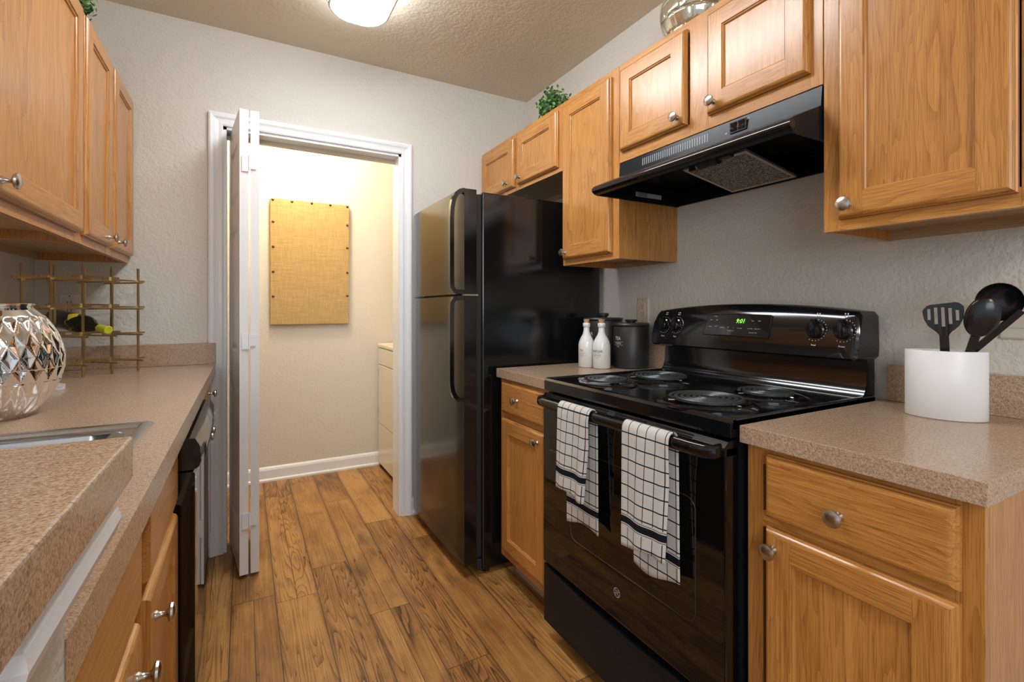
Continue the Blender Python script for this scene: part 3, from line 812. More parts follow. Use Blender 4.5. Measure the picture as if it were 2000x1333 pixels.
    sec = [(0.011*math.cos(2*PI*k/14), 0.0165*math.sin(2*PI*k/14)) for k in range(14)]
    m.sweep(path, sec); m.build('door_handle', 'blk', od, smooth=50)
    # storage drawer with scooped top
    m = MB(); out = []
    for k in range(25):
        y = yi0+(yi1-yi0)*k/24; s = abs((y-yc)/(yi1-yi0)*2)
        out.append((y, 0.262-0.020*(1-s**2) if s < 0.93 else 0.262-0.020*(1-s**2)))
    poly = out+[(yi1, 0.060), (yi0, 0.060)]
    m.prism(poly, lambda a, b, d: (d, a, b), 0.940, 0.980); m.build('storage_drawer', 'blk_soft', t)
def dot(r, g):
    b = bmesh.new(); vs = [b.verts.new(Vector(g(r*math.cos(2*PI*k/8), r*math.sin(2*PI*k/8)))) for k in range(8)]; b.faces.new(vs); return b
def annulus(r0, r1, g, n=28):
    b = bmesh.new()
    A = [b.verts.new(Vector(g(r0*math.cos(2*PI*k/n), r0*math.sin(2*PI*k/n)))) for k in range(n)]
    B = [b.verts.new(Vector(g(r1*math.cos(2*PI*k/n), r1*math.sin(2*PI*k/n)))) for k in range(n)]
    for k in range(n): b.faces.new([A[k], A[(k+1) % n], B[(k+1) % n], B[k]])
    return b
stove()

# ------------------------------------------------------------------ fridge
def fridge():
    Y0, Y1 = 1.926, 2.640
    t = thing('refrigerator', 'tall black top-freezer refrigerator beside the laundry doorway', 'fridge', (1.2, 2.28, 0))
    m = MB(); m.box(0.917, 1.575, Y0-0.004, Y1+0.004, 0.022, 1.690, 0.006)
    for y in (Y0+0.03, Y1-0.03):
        m.cyl((0.95, y, 0), (0.95, y, 0.03), 0.016, seg=12); m.cyl((1.52, y, 0), (1.52, y, 0.03), 0.016, seg=12)
    m.build('body', 'fridge', t)
    m = MB(); m.box(0.892, 0.9165, Y0+0.010, Y1-0.010, 0.075, 1.68); m.build('door_gasket', 'blk_matte', t)
    m = MB(); m.box(0.895, 0.9165, Y0, Y1, 0.025, 0.070, 0.003); m.build('base_grille', 'blk_matte', t)
    def door(name, z0, z1):
        m = MB(); P = []
        N = 16; w = Y1-Y0
        front = []
        for k in range(N+1):
            s = -1+2*k/N; y = (Y0+Y1)/2+s*w/2
            x = 0.826-0.005*(1-s*s)
            if k in (0, N): x += 0.006
            front.append((x, y))
        poly = [(0.890, Y0), ]+front+[(0.890, Y1)]
        m.prism(poly, lambda a, b, d: (a, b, d), z0, z1)
        return m.build(name, 'fridge', t, smooth=25)
    fz = door('freezer_door', 1.240, 1.697); fd = door('fridge_door', 0.060, 1.230)
    def handle(parent, pts):
        m = MB(); path = [(x, Y0+0.012, z) for x, z in pts]
        m.sweep(path, [(0.012, -0.007), (0.012, 0.005), (0.008, 0.009), (-0.008, 0.009), (-0.012, 0.005), (-0.012, -0.007)], up=(0, 1, 0)) if False else \
        m.sweep(path, [(-0.0095, -0.011), (0.0095, -0.011), (0.0095, 0.011), (-0.0095, 0.011)], up=(0, 1, 0))
        m.build('handle', 'blk', parent, smooth=40)
    handle(fz, [(0.835, 1.690), (0.815, 1.684), (0.798, 1.670), (0.786, 1.645), (0.779, 1.610), (0.776, 1.56), (0.776, 1.30), (0.778, 1.268), (0.788, 1.252), (0.806, 1.248), (0.832, 1.248)])
    handle(fd, [(0.832, 1.221), (0.806, 1.221), (0.788, 1.216), (0.778, 1.200), (0.776, 1.17), (0.776, 0.86), (0.780, 0.825), (0.790, 0.800), (0.806, 0.782), (0.832, 0.775)])
    m = MB(); m.box(0.86, 0.945, Y1-0.09, Y1-0.02, 1.6975, 1.712, 0.003); m.build('hinge_cover', 'blk_matte', t)
    m = MB(); m.box(0.835, 0.90, Y0+0.004, Y0+0.03, 1.2315, 1.2385); m.build('middle_hinge', simple('almond_hinge', (0.4, 0.32, 0.2), 0.4), t)
fridge()

# ------------------------------------------------------------------ range hood
def hood():
    y0, y1 = 0.692, 1.447
    t = thing('range_hood', 'black under-cabinet range hood above the stove', 'range hood', (1.4, 1.07, 1.6))
    m = MB()
    outer = [(1.604, 1.742), (1.288, 1.742), (1.282, 1.690), (1.165, 1.640), (1.154, 1.634), (1.149, 1.626), (1.150, 1.615), (1.157, 1.607), (1.172, 1.604)]
    inner = [(1.172, 1.612), (1.205, 1.640), (1.285, 1.668), (1.594, 1.668), (1.594, 1.604), (1.604, 1.604)]
    # side plates
    side = [(1.604, 1.742), (1.288, 1.742), (1.282, 1.690), (1.165, 1.640), (1.154, 1.634), (1.149, 1.626), (1.150, 1.615), (1.157, 1.607), (1.172, 1.603), (1.604, 1.603)]
    m.prism(side, lambda a, b, d: (a, d, b), y0, y0+0.008); m.prism(side, lambda a, b, d: (a, d, b), y1-0.008, y1)
    m.prism(outer+inner, lambda a, b, d: (a, d, b), y0+0.008, y1-0.008)
    m.build('housing', 'blk_soft', t, smooth=25)
    m = MB()
    m.tube([(1.1585, y0-0.001, 1.6215), (1.1585, y1+0.001, 1.6215)], 0.0115, 14); m.build('front_lip', 'blk', t, smooth=50)
    m = MB()
    for k in range(30):
        y = 1.035+k*0.0098
        m.prism([(y, 1.703), (y+0.004, 1.703), (y+0.006, 1.730), (y+0.002, 1.730)], lambda a, b, d: (1.2825+0.006*(b-1.69)/0.052-d, a, b), 0.0002, 0.0012)
    m.build('vent_grille', simple('pale_vent_slots', (0.25, 0.27, 0.29), 0.4), t)
    m = MB(); m.box(1.2795, 1.2850, 0.900, 0.955, 1.700, 1.733, 0.001); sp = m.build('switch_plate', 'blk_matte', t)
    for y in (0.914, 0.940):
        m = MB(); m.prism([(1.2795, 1.704), (1.2735, 1.708), (1.2785, 1.717), (1.2755, 1.729), (1.2800, 1.731)], lambda a, b, d: (a, d, b), y-0.009, y+0.009); m.build('rocker_switch', 'blk', sp)
    m = MB(); put_text(m, 'LO', 0.007, lambda a, b: (1.2832-0.0008, 0.895-a, 1.728+b)); m.build('switch_legend', 'inkw', sp)
    m = MB(); put_text(m, 'HI', 0.007, lambda a, b: (1.2826-0.0008, 0.968-a, 1.706+b)); m.build('switch_legend', 'inkw', sp)
    # filter, tilted
    def fz(x): return 1.645+(x-1.30)*(-0.17)
    m = MB(); fy0, fy1 = 0.915, 1.150
    def fbox(x0_, x1_, ya, yb, up, dn): 
        m.prism([(x0_, fz(x0_)+up), (x1_, fz(x1_)+up), (x1_, fz(x1_)-dn), (x0_, fz(x0_)-dn)], lambda a, b, d: (a, d, b), ya, yb)
    fbox(1.312, 1.545, fy0+0.010, fy1-0.010, 0.003, 0.001); fl = m.build('grease_filter', 'filter', t)
    m = MB()
    fbox(1.300, 1.312, fy0, fy1, 0.004, 0.003); fbox(1.545, 1.557, fy0, fy1, 0.004, 0.003); fbox(1.312, 1.545, fy0, fy0+0.010, 0.004, 0.003); fbox(1.312, 1.545, fy1-0.010, fy1, 0.004, 0.003)
    m.build('filter_rim', 'filter_rim', fl)
    m = MB(); m.cyl((1.275, 0.99, 1.637), (1.275, 1.06, 1.637), 0.018, seg=16); m.box(1.262, 1.290, 0.945, 0.995, 1.630, 1.662, 0.004); m.build('lamp_socket', 'blk_matte', t, smooth=40)
    m = MB(); m.box(1.292, 1.304, 1.10, 1.118, 1.630, 1.655); m.build('filter_clip', 'blk_matte', t)
    m = MB(); m.box(1.36, 1.50, 1.4375, 1.4385, 1.622, 1.640); lb = m.build('rating_label', simple('grey_paper_label', (0.42, 0.42, 0.42), 0.5), t)
    m = MB()
    for k in range(3): m.box(1.37, 1.42, 1.4365, 1.4373, 1.625+k*0.005, 1.627+k*0.005)
    m.build('label_print', 'ink', lb)
hood()

# ------------------------------------------------------------------ wrap text on cylinders
def wrap(m, txt, size, cx, cy, r, ang, z, sx=1.0, mi=0):
    """ang = facing direction (radians)"""
    b = text_bm(txt, size)
    bmesh.ops.triangulate(b, faces=list(b.faces))
    for v in b.verts:
        a = ang+v.co.x*sx/r
        v.co = Vector((cx+math.cos(a)*(r+0.0006), cy+math.sin(a)*(r+0.0006), z+v.co.y))
    m.merge(b, mi)
def wrapline(m, w, h, cx, cy, r, ang, z):
    n = 8
    for k in range(n):
        a0 = ang-w/2/r+w/r*k/n; a1 = ang-w/2/r+w/r*(k+1)/n
        m.quad([(cx+math.cos(a)*(r+0.0006), cy+math.sin(a)*(r+0.0006), zz) for a, zz in ((a0, z), (a1, z), (a1, z+h), (a0, z+h))])
def canister(label, txt, sub, cx, cy, r, h, hk):
    t = thing('canister', label, 'canister', (cx, cy, 0.914), 'black lidded canisters on the small counter')
    m = MB(); m.lathe([(0, 0.0004), (r-0.004, 0.0004), (r-0.001, 0.002), (r, 0.006), (r, h-0.016), (r-0.001, h-0.0145)], (cx, cy, 0.914), seg=56); m.build('body', 'canister', t, smooth=40)
    m = MB(); m.lathe([(r-0.006, h-0.016), (r-0.003, h-0.0135), (r+0.003, h-0.0125), (r+0.004, h-0.007), (r+0.001, h-0.002), (r-0.012, h), (0.030, h+0.001), (0, h+0.001)], (cx, cy, 0.914), seg=56)
    ld = m.build('lid', 'canister', t, smooth=40)
    m = MB(); m.lathe([(0.019, h), (0.019, h+0.004), (0.026, h+0.008), (0.0265, hk-0.003), (0.024, hk), (0, hk)], (cx, cy, 0.914), seg=28); m.build('lid_knob', 'canister', ld, smooth=40)
    m = MB(); a = PI
    z = 0.914+h*0.66
    wrap(m, txt, 0.021, cx, cy, r, a, z, 0.85)
    wrapline(m, 0.052, 0.0009, cx, cy, r, a, z-0.0155); wrap(m, sub, 0.0075, cx, cy, r, a, z-0.021); wrapline(m, 0.052, 0.0009, cx, cy, r, a, z-0.0285)
    wrap(m, '1.5 QT', 0.006, cx, cy, r, a, z-0.035)
    m.build('printed_label', 'inkw', t)
canister('shorter black TEA canister standing in front, right beside the stove', 'TEA', 'FINE BREW', 1.502, 1.618, 0.0765, 0.198, 0.213)
canister('taller black SUGAR canister at the back beside the fridge', 'SUGAR', 'PURE CANE', 1.488, 1.792, 0.088, 0.220, 0.240)
def oilbottle(label, txt, sub, cx, cy, r, ang, h=0.198):
    t = thing('cruet_bottle', label, 'bottle', (cx, cy, 0.914), 'white corked cruets on the small counter')
    m = MB(); k = r
    prof = [(0, 0.0004), (k-0.004, 0.0004), (k, 0.004), (k, 0.092), (k*0.97, 0.105), (k*0.86, 0.120), (k*0.68, 0.134), (k*0.48, 0.147), (k*0.38, 0.160), (k*0.35, 0.178),
            (k*0.44, 0.180), (k*0.45, 0.196), (k*0.40, h), (k*0.26, h), (k*0.26, h-0.01)]
    m.lathe(prof, (cx, cy, 0.914), seg=40); m.build('body', 'ceramic', t, smooth=60)
    m = MB(); m.lathe([(k*0.25, h-0.010), (k*0.30, h+0.0005), (k*0.37, h+0.016), (0, h+0.017)], (cx, cy, 0.914), seg=20); m.build('cork_stopper', 'cork', t, smooth=40)
    m = MB(); z = 0.914+0.076
    wrap(m, txt, 0.016, cx, cy, k, ang, z, 0.8); wrapline(m, 0.040, 0.0007, cx, cy, k, ang, z-0.011); wrap(m, sub, 0.0055, cx, cy, k, ang, z-0.0165); wrapline(m, 0.040, 0.0007, cx, cy, k, ang, z-0.022)
    wrap(m, '12 OZ', 0.0055, cx, cy, k, ang, z-0.028)
    m.build('printed_label', 'ink', t)
oilbottle('white ceramic OIL bottle with cork, the left one beside the fridge', 'OIL', 'FINE OIL', 1.340, 1.728, 0.0365, math.radians(197))
oilbottle('white ceramic VINEGAR bottle with cork, the right one in front of the TEA canister', 'VINEGAR', 'PURE VINEGAR', 1.366, 1.655, 0.0385, math.radians(197))

# ------------------------------------------------------------------ utensil holder and utensils
HC = Vector((1.452, 0.502)); HA = math.atan2(-0.935, 0.355)
def holder():
    t = thing('utensil_holder', 'white oval ceramic utensil holder on the near right counter', 'utensil holder', (HC.x, HC.y, 0.914))
    a, b, h = 0.0745, 0.044, 0.160; N = 64
    def ring(sa, sb, z):
        P = []
        for k in range(N):
            th = 2*PI*k/N; c, s_ = math.cos(th), math.sin(th)
            u = sa*math.copysign(abs(c)**1.0, c); v = sb*math.copysign(abs(s_)**1.35, s_)
            P.append((HC.x+u*math.cos(HA)-v*math.sin(HA), HC.y+u*math.sin(HA)+v*math.cos(HA), 0.914+z))
        return P
    m = MB(); R = []
    for sa, sb, z in ((a-0.003, b-0.003, 0.0004), (a, b, 0.003), (a, b, h-0.001), (a-0.001, b-0.001, h), (a-0.005, b-0.005, h), (a-0.006, b-0.006, h-0.001), (a-0.006, b-0.006, 0.006)):
        R.append([m.b.verts.new(p) for p in ring(sa, sb, z)])
    for A, B in zip(R, R[1:]):
        for k in range(N): m.b.faces.new([A[k], A[(k+1) % N], B[(k+1) % N], B[k]])
    m.b.faces.new(R[-1]); m.b.faces.new(list(reversed(R[0])))
    m.build('body', 'holder', t, smooth=50)
holder()
def frame_axes(p0, p1, facing=(-0.94, -0.33, 0)):
    d = (Vector(p1)-Vector(p0)).normalized(); f = Vector(facing); f = (f-d*f.dot(d)).normalized(); s_ = f.cross(d)  # s_ right when seen from front
    return d, f, s_
def turner():
    base = Vector((1.462, 0.500, 0.925)); nk = Vector((1.432, 0.497, 1.109))
    d, f, s_ = frame_axes(base, nk)
    t = thing('slotted_turner', 'black nylon slotted turner standing at the left in the white holder', 'kitchen utensil', tuple(base))
    m = MB(); m.sweep([base, base+(nk-base)*0.5, nk], [(-0.0085, -0.003), (0.0085, -0.003), (0.0085, 0.003), (-0.0085, 0.003)], up=f); m.build('handle', 'utensil', t)
    m = MB()
    W = 11; 
    # outline of the head, in (side, up) from neck
    L = [(0.006, -0.012), (0.008, 0.0), (0.015, 0.010), (0.026, 0.020), (0.034, 0.036), (0.0365, 0.055), (0.0365, 0.064)]
    Rr = [(-x, y) for x, y in reversed(L)]
    # head as frame with slots: strips
    th = 0.0025
    def P(a, b, dd): return tuple(nk+s_*a+d*b+f*(dd-0.25*max(0, b-0.02)**1.0*0.3))
    def ol(b):
        for (x0, y0), (x1, y1) in zip(L, L[1:]):
            if y0 <= b <= y1: return x0+(x1-x0)*(b-y0)/(y1-y0+1e-9)
        return L[-1][0]
    def top(a): return 0.076-0.004*(a/0.04)-60*max(0, abs(a)-0.022)**2
    slots = [(-0.0275, -0.0220, 0.036, 0.060), (-0.0155, -0.0095, 0.028, 0.065), (-0.0030, 0.0030, 0.022, 0.067), (0.0095, 0.0155, 0.028, 0.067), (0.0220, 0.0275, 0.038, 0.064)]
    xs = sorted(set([-0.0365, -0.0345, -0.031, 0.031, 0.0345, 0.0365]+[v for s in slots for v in s[:2]]+[-0.0185, -0.0065, 0.0065, 0.0185]))
    def lowb(a):
        a = abs(a)
        for k in range(40):
            b = -0.012+k*0.002
            if ol(b) >= a: return b
        return 0.062
    for x0, x1 in zip(xs, xs[1:]):
        xm = (x0+x1)/2; sl = [s for s in slots if s[0] <= xm <= s[1]]
        segs = [(None, None)]
        if sl:
            z0, z1 = sl[0][2:]
            m.prism([(x0, lowb(x0)), (x1, lowb(x1)), (x1, z0), (x0, z0)], P, -th/2, th/2)
            m.prism([(x0, z1), (x1, z1), (x1, top(x1)), (x0, top(x0))], P, -th/2, th/2)
        else:
            m.prism([(x0, lowb(x0)), (x1, lowb(x1)), (x1, top(x1)), (x0, top(x0))], P, -th/2, th/2)
    m.build('head', 'utensil', t)
turner()
def bowl_tool(name, label, base, nk, rx, ry, depth, facing, center, hw=0.008, upv=None):
    base, nk = Vector(base), Vector(nk); d, f, s_ = frame_axes(base, nk, facing)
    t = thing(name, label, 'kitchen utensil', tuple(base))
    m = MB(); m.sweep([base, base+(nk-base)*0.6, nk+d*0.012], [(-hw, -0.0028), (hw, -0.0028), (hw, 0.0028), (-hw, 0.0028)], up=f); m.build('handle', 'utensil', t)
    m = MB(); NR, NA = 8, 36; c = Vector(center)
    if upv: d = Vector(upv).normalized(); f = Vector(facing); f = (f-d*f.dot(d)).normalized(); s_ = f.cross(d)
    for side in (0, 0.0022):
        rings = []
        for i in range(NR+1):
            q = i/NR*PI/2
            rr = math.sin(q); dp = -depth*math.cos(q)
            if i == 0: rings.append([m.b.verts.new(c+f*(dp-side))]); continue
            rings.append([m.b.verts.new(c+s_*(rx-side)*rr*math.cos(2*PI*k/NA)+d*(ry-side)*rr*math.sin(2*PI*k/NA)+f*(dp-side*0.0)) if side == 0 else
                          m.b.verts.new(c+s_*(rx+0.001)*rr*math.cos(2*PI*k/NA)+d*(ry+0.001)*rr*math.sin(2*PI*k/NA)+f*(dp-side)) for k in range(NA)])
        for A, B in zip(rings, rings[1:]):
            for k in range(NA):
                j = (k+1) % NA
                if len(A) == 1: m.b.faces.new([A[0], B[k], B[j]])
                else: m.b.faces.new([A[k], A[j], B[j], B[k]])
        if side == 0: r0 = rings[-1]
        else:
            for k in range(NA):
                j = (k+1) % NA; m.b.faces.new([r0[k], r0[j], rings[-1][j], rings[-1][k]])
    m.build('bowl', 'utensil', t, smooth=60)
bowl_tool('serving_spoon', 'black nylon serving spoon with its oval bowl between the turner and the ladle', (1.464, 0.500, 0.924), (1.445, 0.446, 1.110), 0.029, 0.046, 0.013, (0.90, 0.42, 0.05), (1.438, 0.432, 1.155), 0.008, (-0.03, -0.28, 1.0))
bowl_tool('soup_ladle', 'black nylon ladle rising highest at the right of the white holder', (1.455, 0.553, 0.958), (1.468, 0.385, 1.159), 0.040, 0.042, 0.030, (-0.80, -0.42, -0.30), (1.468, 0.412, 1.187), 0.0065, (0.0, -0.15, 1.0))

# ------------------------------------------------------------------ towels
def towel(label, y0, y1, zf, zb, seed, skew=0.0, fold=0.3):
    t = thing('dish_towel', label, 'towel', (0.90, (y0+y1)/2, 0.86), 'checked towels over the oven handle')
    rnd = random.Random(seed)
    hx, hz, rx, rz = 0.900, 0.852, 0.0150, 0.0205
    NY, path = 28, []
    Lf = hz-zf; Lb = hz-zb
    for k in range(30): path.append(('f', 1-k/30))      # front, bottom to top
    for k in range(13): path.append(('t', k/12))
    for k in range(1, 31): path.append(('b', k/30))
    def pt(seg, q, s):
        # s in 0..1 across (0 = near camera side y0, 1 = far side y1)
        y = y0+(y1-y0)*s
        if seg == 'f':
            L = Lf*(1+0.03*math.sin(s*5+seed)); z = hz-L*q
            amp = 0.0045*q+0.001
            x = hx-rx-0.002-amp*(1+math.sin(s*9+seed))-0.004*q
            e = max(0.0, 1-s/0.16)  # near edge curls back
            x += e*e*0.012*min(1, q*3); y = y+(0.5-s)*0.016*q+skew*q
            return x, y, z, -(L*q)
        if seg == 't':
            a = PI-PI*q; return hx+(rx+0.002)*math.cos(a), y, hz+(rz+0.002)*math.sin(a), 0.055*q
        L = Lb*(1+0.035*math.sin(s*4+seed+2)); z = hz-L*q
        x = hx+rx+0.002+0.002*math.sin(s*8+seed*2)*q*0.8-0.006*q
        x = min(x, 0.9300); y = y-(0.5-s)*-0.004*q-0.012*q
        return x, y, z, 0.055+L*q
    b = bmesh.new(); uvl = b.loops.layers.uv.new('UV'); grid = []
    for seg, q in path:
        row = []
        for j in range(NY+1):
            s = j/NY; x, y, z, v = pt(seg, q, s)
            vv = (10.0+(v+Lf-0.062)) if v < 0 else (10.0+(0.055+Lb-0.062-v)) if seg == 'b' else (10.0+(v+Lf-0.062))
            row.append((b.verts.new((x-0.90, y-(y0+y1)/2, z-0.86)), (s*0.170+0.008, vv)))
        grid.append(row)
    for A, B in zip(grid, grid[1:]):
        for j in range(NY):
            f = b.faces.new([A[j][0], A[j+1][0], B[j+1][0], B[j][0]])
            for lp, u in zip(f.loops, (A[j][1], A[j+1][1], B[j+1][1], B[j][1])): lp[uvl].uv = u
            f.smooth = True
    me = bpy.data.meshes.new('cloth'); b.to_mesh(me); b.free(); me.materials.append(M['towel'])
    o = bpy.data.objects.new('cloth', me); C.objects.link(o); o.parent = t
    sd = o.modifiers.new('solid', 'SOLIDIFY'); sd.thickness = 0.0028; sd.offset = 0
    # folded inner layer along the near side
    return t
towel('white and black checked towel at the left of the oven handle, its front flap shorter', 1.130, 1.288, 0.600, 0.500, 1.3, 0.010)
towel('white and black checked towel at the right of the oven handle, hanging longer', 0.825, 0.985, 0.555, 0.500, 3.1, 0.004)

# ------------------------------------------------------------------ silver vase
def vase():
    cx, cy, z0 = -0.520, 1.590, 0.914
    t = thing('silver_vase', 'round chrome vase with a diamond dimple pattern at the left edge', 'vase', (cx, cy, z0))
    H = 0.272; NA, NZ = 312, 180; K = 26
    def base_r(s):
        # s 0..1 from base to shoulder neck
        pts = [(0, 0.066), (0.02, 0.070), (0.10, 0.088), (0.2, 0.106), (0.32, 0.120), (0.45, 0.1275), (0.56, 0.1285), (0.68, 0.1225), (0.78, 0.113), (0.86, 0.102), (0.92, 0.092), (0.96, 0.082), (1.0, 0.072)]
        for (a, r0), (b, r1) in zip(pts, pts[1:]):
            if s <= b:
                q = (s-a)/(b-a); return r0+(r1-r0)*q
        return 0.072
    m = MB(); rings = []
    for i in range(NZ+1):
        s = i/NZ; z = H*0.955*s; r = base_r(s); ring = []
        env = min(1, s/0.06)*min(1, max(0, (0.93-s)/0.06))
        for k in range(NA):
            th = 2*PI*k/NA
            u = K*th/(2*PI)+0.6*s; v = s*9.0
            fa = abs(((u+v*0.5) % 1)-0.5)*2; fb = abs(((u-v*0.5) % 1)-0.5)*2      # 0 centre, 1 ridge
            q1 = max(fa, fb); dep = 0.0042*env*(1-q1*q1)
            rr = r-dep
            ring.append(m.b.verts.new((cx+rr*math.cos(th), cy+rr*math.sin(th), z0+z+0.0004)))
        rings.append(ring)
    for r, z in ((0.069, H*0.965), (0.070, H*0.974), (0.075, H*0.984), (0.078, H*0.992), (0.076, H), (0.072, H-0.001), (0.067, H-0.01), (0.066, H-0.03)):
        rings.append([m.b.verts.new((cx+r*math.cos(2*PI*k/NA), cy+r*math.sin(2*PI*k/NA), z0+z)) for k in range(NA)])
    for A, B in zip(rings, rings[1:]):
        for k in range(NA): m.b.faces.new([A[k], A[(k+1) % NA], B[(k+1) % NA], B[k]])
    m.b.faces.new(list(reversed(rings[0])))
    m.build('body', 'chrome', t, smooth=70)
    m = MB(); m.lathe([(0, H-0.032), (0.0665, H-0.031)], (cx, cy, z0), seg=32); m.build('inside', 'dark', t)
vase()

# ------------------------------------------------------------------ wine rack + bottle
def rack():
    t = thing('wine_rack', 'antique brass rod wine rack in the far left corner of the counter', 'wine rack', (-0.55, 2.45, 0.914))
    F0 = Vector((-0.389, 2.524)); d1 = Vector((-0.0725, -0.0715)); d2 = Vector((-0.108, 0.106))
    sq = [(-0.0033, -0.0033), (0.0033, -0.0033), (0.0033, 0.0033), (-0.0033, 0.0033)]
    for r in (0, 1):
        for c in range(4):
            p = F0+d1*c+d2*r
            m = MB(); m.sweep([(p.x, p.y, 0.9145), (p.x, p.y, 1.342)], sq, up=(0.7, 0.7, 0)); m.build('upright', 'brass', t)
    for lv, z in enumerate((0.968, 1.075, 1.182, 1.290)):
        for r in (0, 1):
            for c in range(3):
                a = F0+d1*(c-(0.30 if True else 0))+d2*r; b = F0+d1*(c+1.30)+d2*r
                off = 0.0055*(1 if c % 2 else -1)
                n = Vector((-d1.y, d1.x)).normalized()*0.0068*(1 if r else -1)*(1)
                m = MB(); zz = z+(0.0075 if c % 2 else 0)
                m.sweep([(a.x+n.x, a.y+n.y, zz), (b.x+n.x, b.y+n.y, zz)], sq); m.build('crossbar', 'brass', t)
        for c in range(4):
            a = F0+d1*c-d2*0.22; b = F0+d1*c+d2*1.18
            n = d1.normalized()*0.0065*(1 if c < 3 else -1)
            m = MB(); m.sweep([(a.x+n.x, a.y+n.y, z-0.0078), (b.x+n.x, b.y+n.y, z-0.0078)], sq); m.build('side_bar', 'brass', t)
    # bottle
    u = Vector((-d2.x, -d2.y, 0)).normalized()          # towards neck end
    ctr = F0+d1*1.5
    pf = Vector((ctr.x, ctr.y, 1.1005)); pb = Vector((ctr.x+d2.x, ctr.y+d2.y, 1.124))
    ax = (pf-pb).normalized()
    tip = pf+ax*0.058
    t = thing('wine_bottle', 'dark wine bottle with a yellow-green cap lying in the brass rack', 'bottle', tuple(tip-ax*0.15))
    L = 0.295
    m = MB(); m.lathe([(0, 0), (0.034, 0.0), (0.037, 0.004), (0.037, 0.165), (0.036, 0.178), (0.030, 0.195), (0.020, 0.212), (0.0155, 0.224), (0.0140, 0.235), (0.0138, L-0.045)], tip-ax*L, ax, 36)
    m.build('glass_body', 'bottle', t, smooth=60)
    m = MB(); m.lathe([(0.0138, L-0.052), (0.0146, L-0.05), (0.0146, L-0.008), (0.0158, L-0.007), (0.0158, L-0.001), (0.0145, L), (0.010, L), (0.009, L-0.001), (0, L-0.001)], tip-ax*L, ax, 28)
    m.build('foil_cap', ['yellow'], t, smooth=40)
    # diamond label patch on upper side
    m = MB(); q = ax.to_track_quat('Z', 'Y'); a1 = q @ Vector((1, 0, 0)); a2 = q @ Vector((0, 1, 0)); o = tip-ax*L
    cdir = (Vector((0, 0, 1.17))-o).normalized(); ang_c = math.atan2((Vector((0, 0, 1))*0.55+cdir*0.8).dot(a2), (Vector((0, 0, 1))*0.55+cdir*0.8).dot(a1))
    r = 0.0374; n = 10
    for i in range(n):
        for j in range(n):
            uu = lambda i, j: (((i+j)/n-1)*0.024, ((i-j)/n)*0.026)
            P = []
            for (ii, jj) in ((i, j), (i+1, j), (i+1, j+1), (i, j+1)):
                h, w = uu(ii, jj); a = ang_c+w/r; P.append(tuple(o+ax*(0.128+h)+(a1*math.cos(a)+a2*math.sin(a))*r))
            m.quad(P)
    m.build('label', 'label', t)
rack()

# ------------------------------------------------------------------ marble board with metal bits behind the vase
def board():
    t = thing('marble_board', 'white marble serving board lying behind the silver vase', 'serving board', (-0.60, 2.02, 0.914))
    c = Vector((-0.625, 2.035)); a = math.radians(50)
    m = MB(); P = []
    w, h, r = 0.105, 0.078, 0.02
    for cx, cy, a0 in ((w-r, h-r, 0), (-w+r, h-r, PI/2), (-w+r, -h+r, PI), (w-r, -h+r, 1.5*PI)):
        for k in range(7): P.append((cx+r*math.cos(a0+PI/2*k/6), cy+r*math.sin(a0+PI/2*k/6)))
    P = [(c.x+x*math.cos(a)-y*math.sin(a), c.y+x*math.sin(a)+y*math.cos(a)) for x, y in P]
    m.prism(P, lambda x, y, d: (x, y, d), 0.9145, 0.931); m.build('slab', 'marble', t)
    m = MB(); x, y = -0.560, 2.070
    m.lathe([(0, 0), (0.006, 0), (0.006, 0.003), (0.003, 0.005), (0.003, 0.010), (0.0065, 0.013), (0.0065, 0.019), (0.003, 0.023), (0, 0.023)], (x, y, 0.931), seg=16); m.build('metal_knob', 'chrome', t, smooth=50)
board()

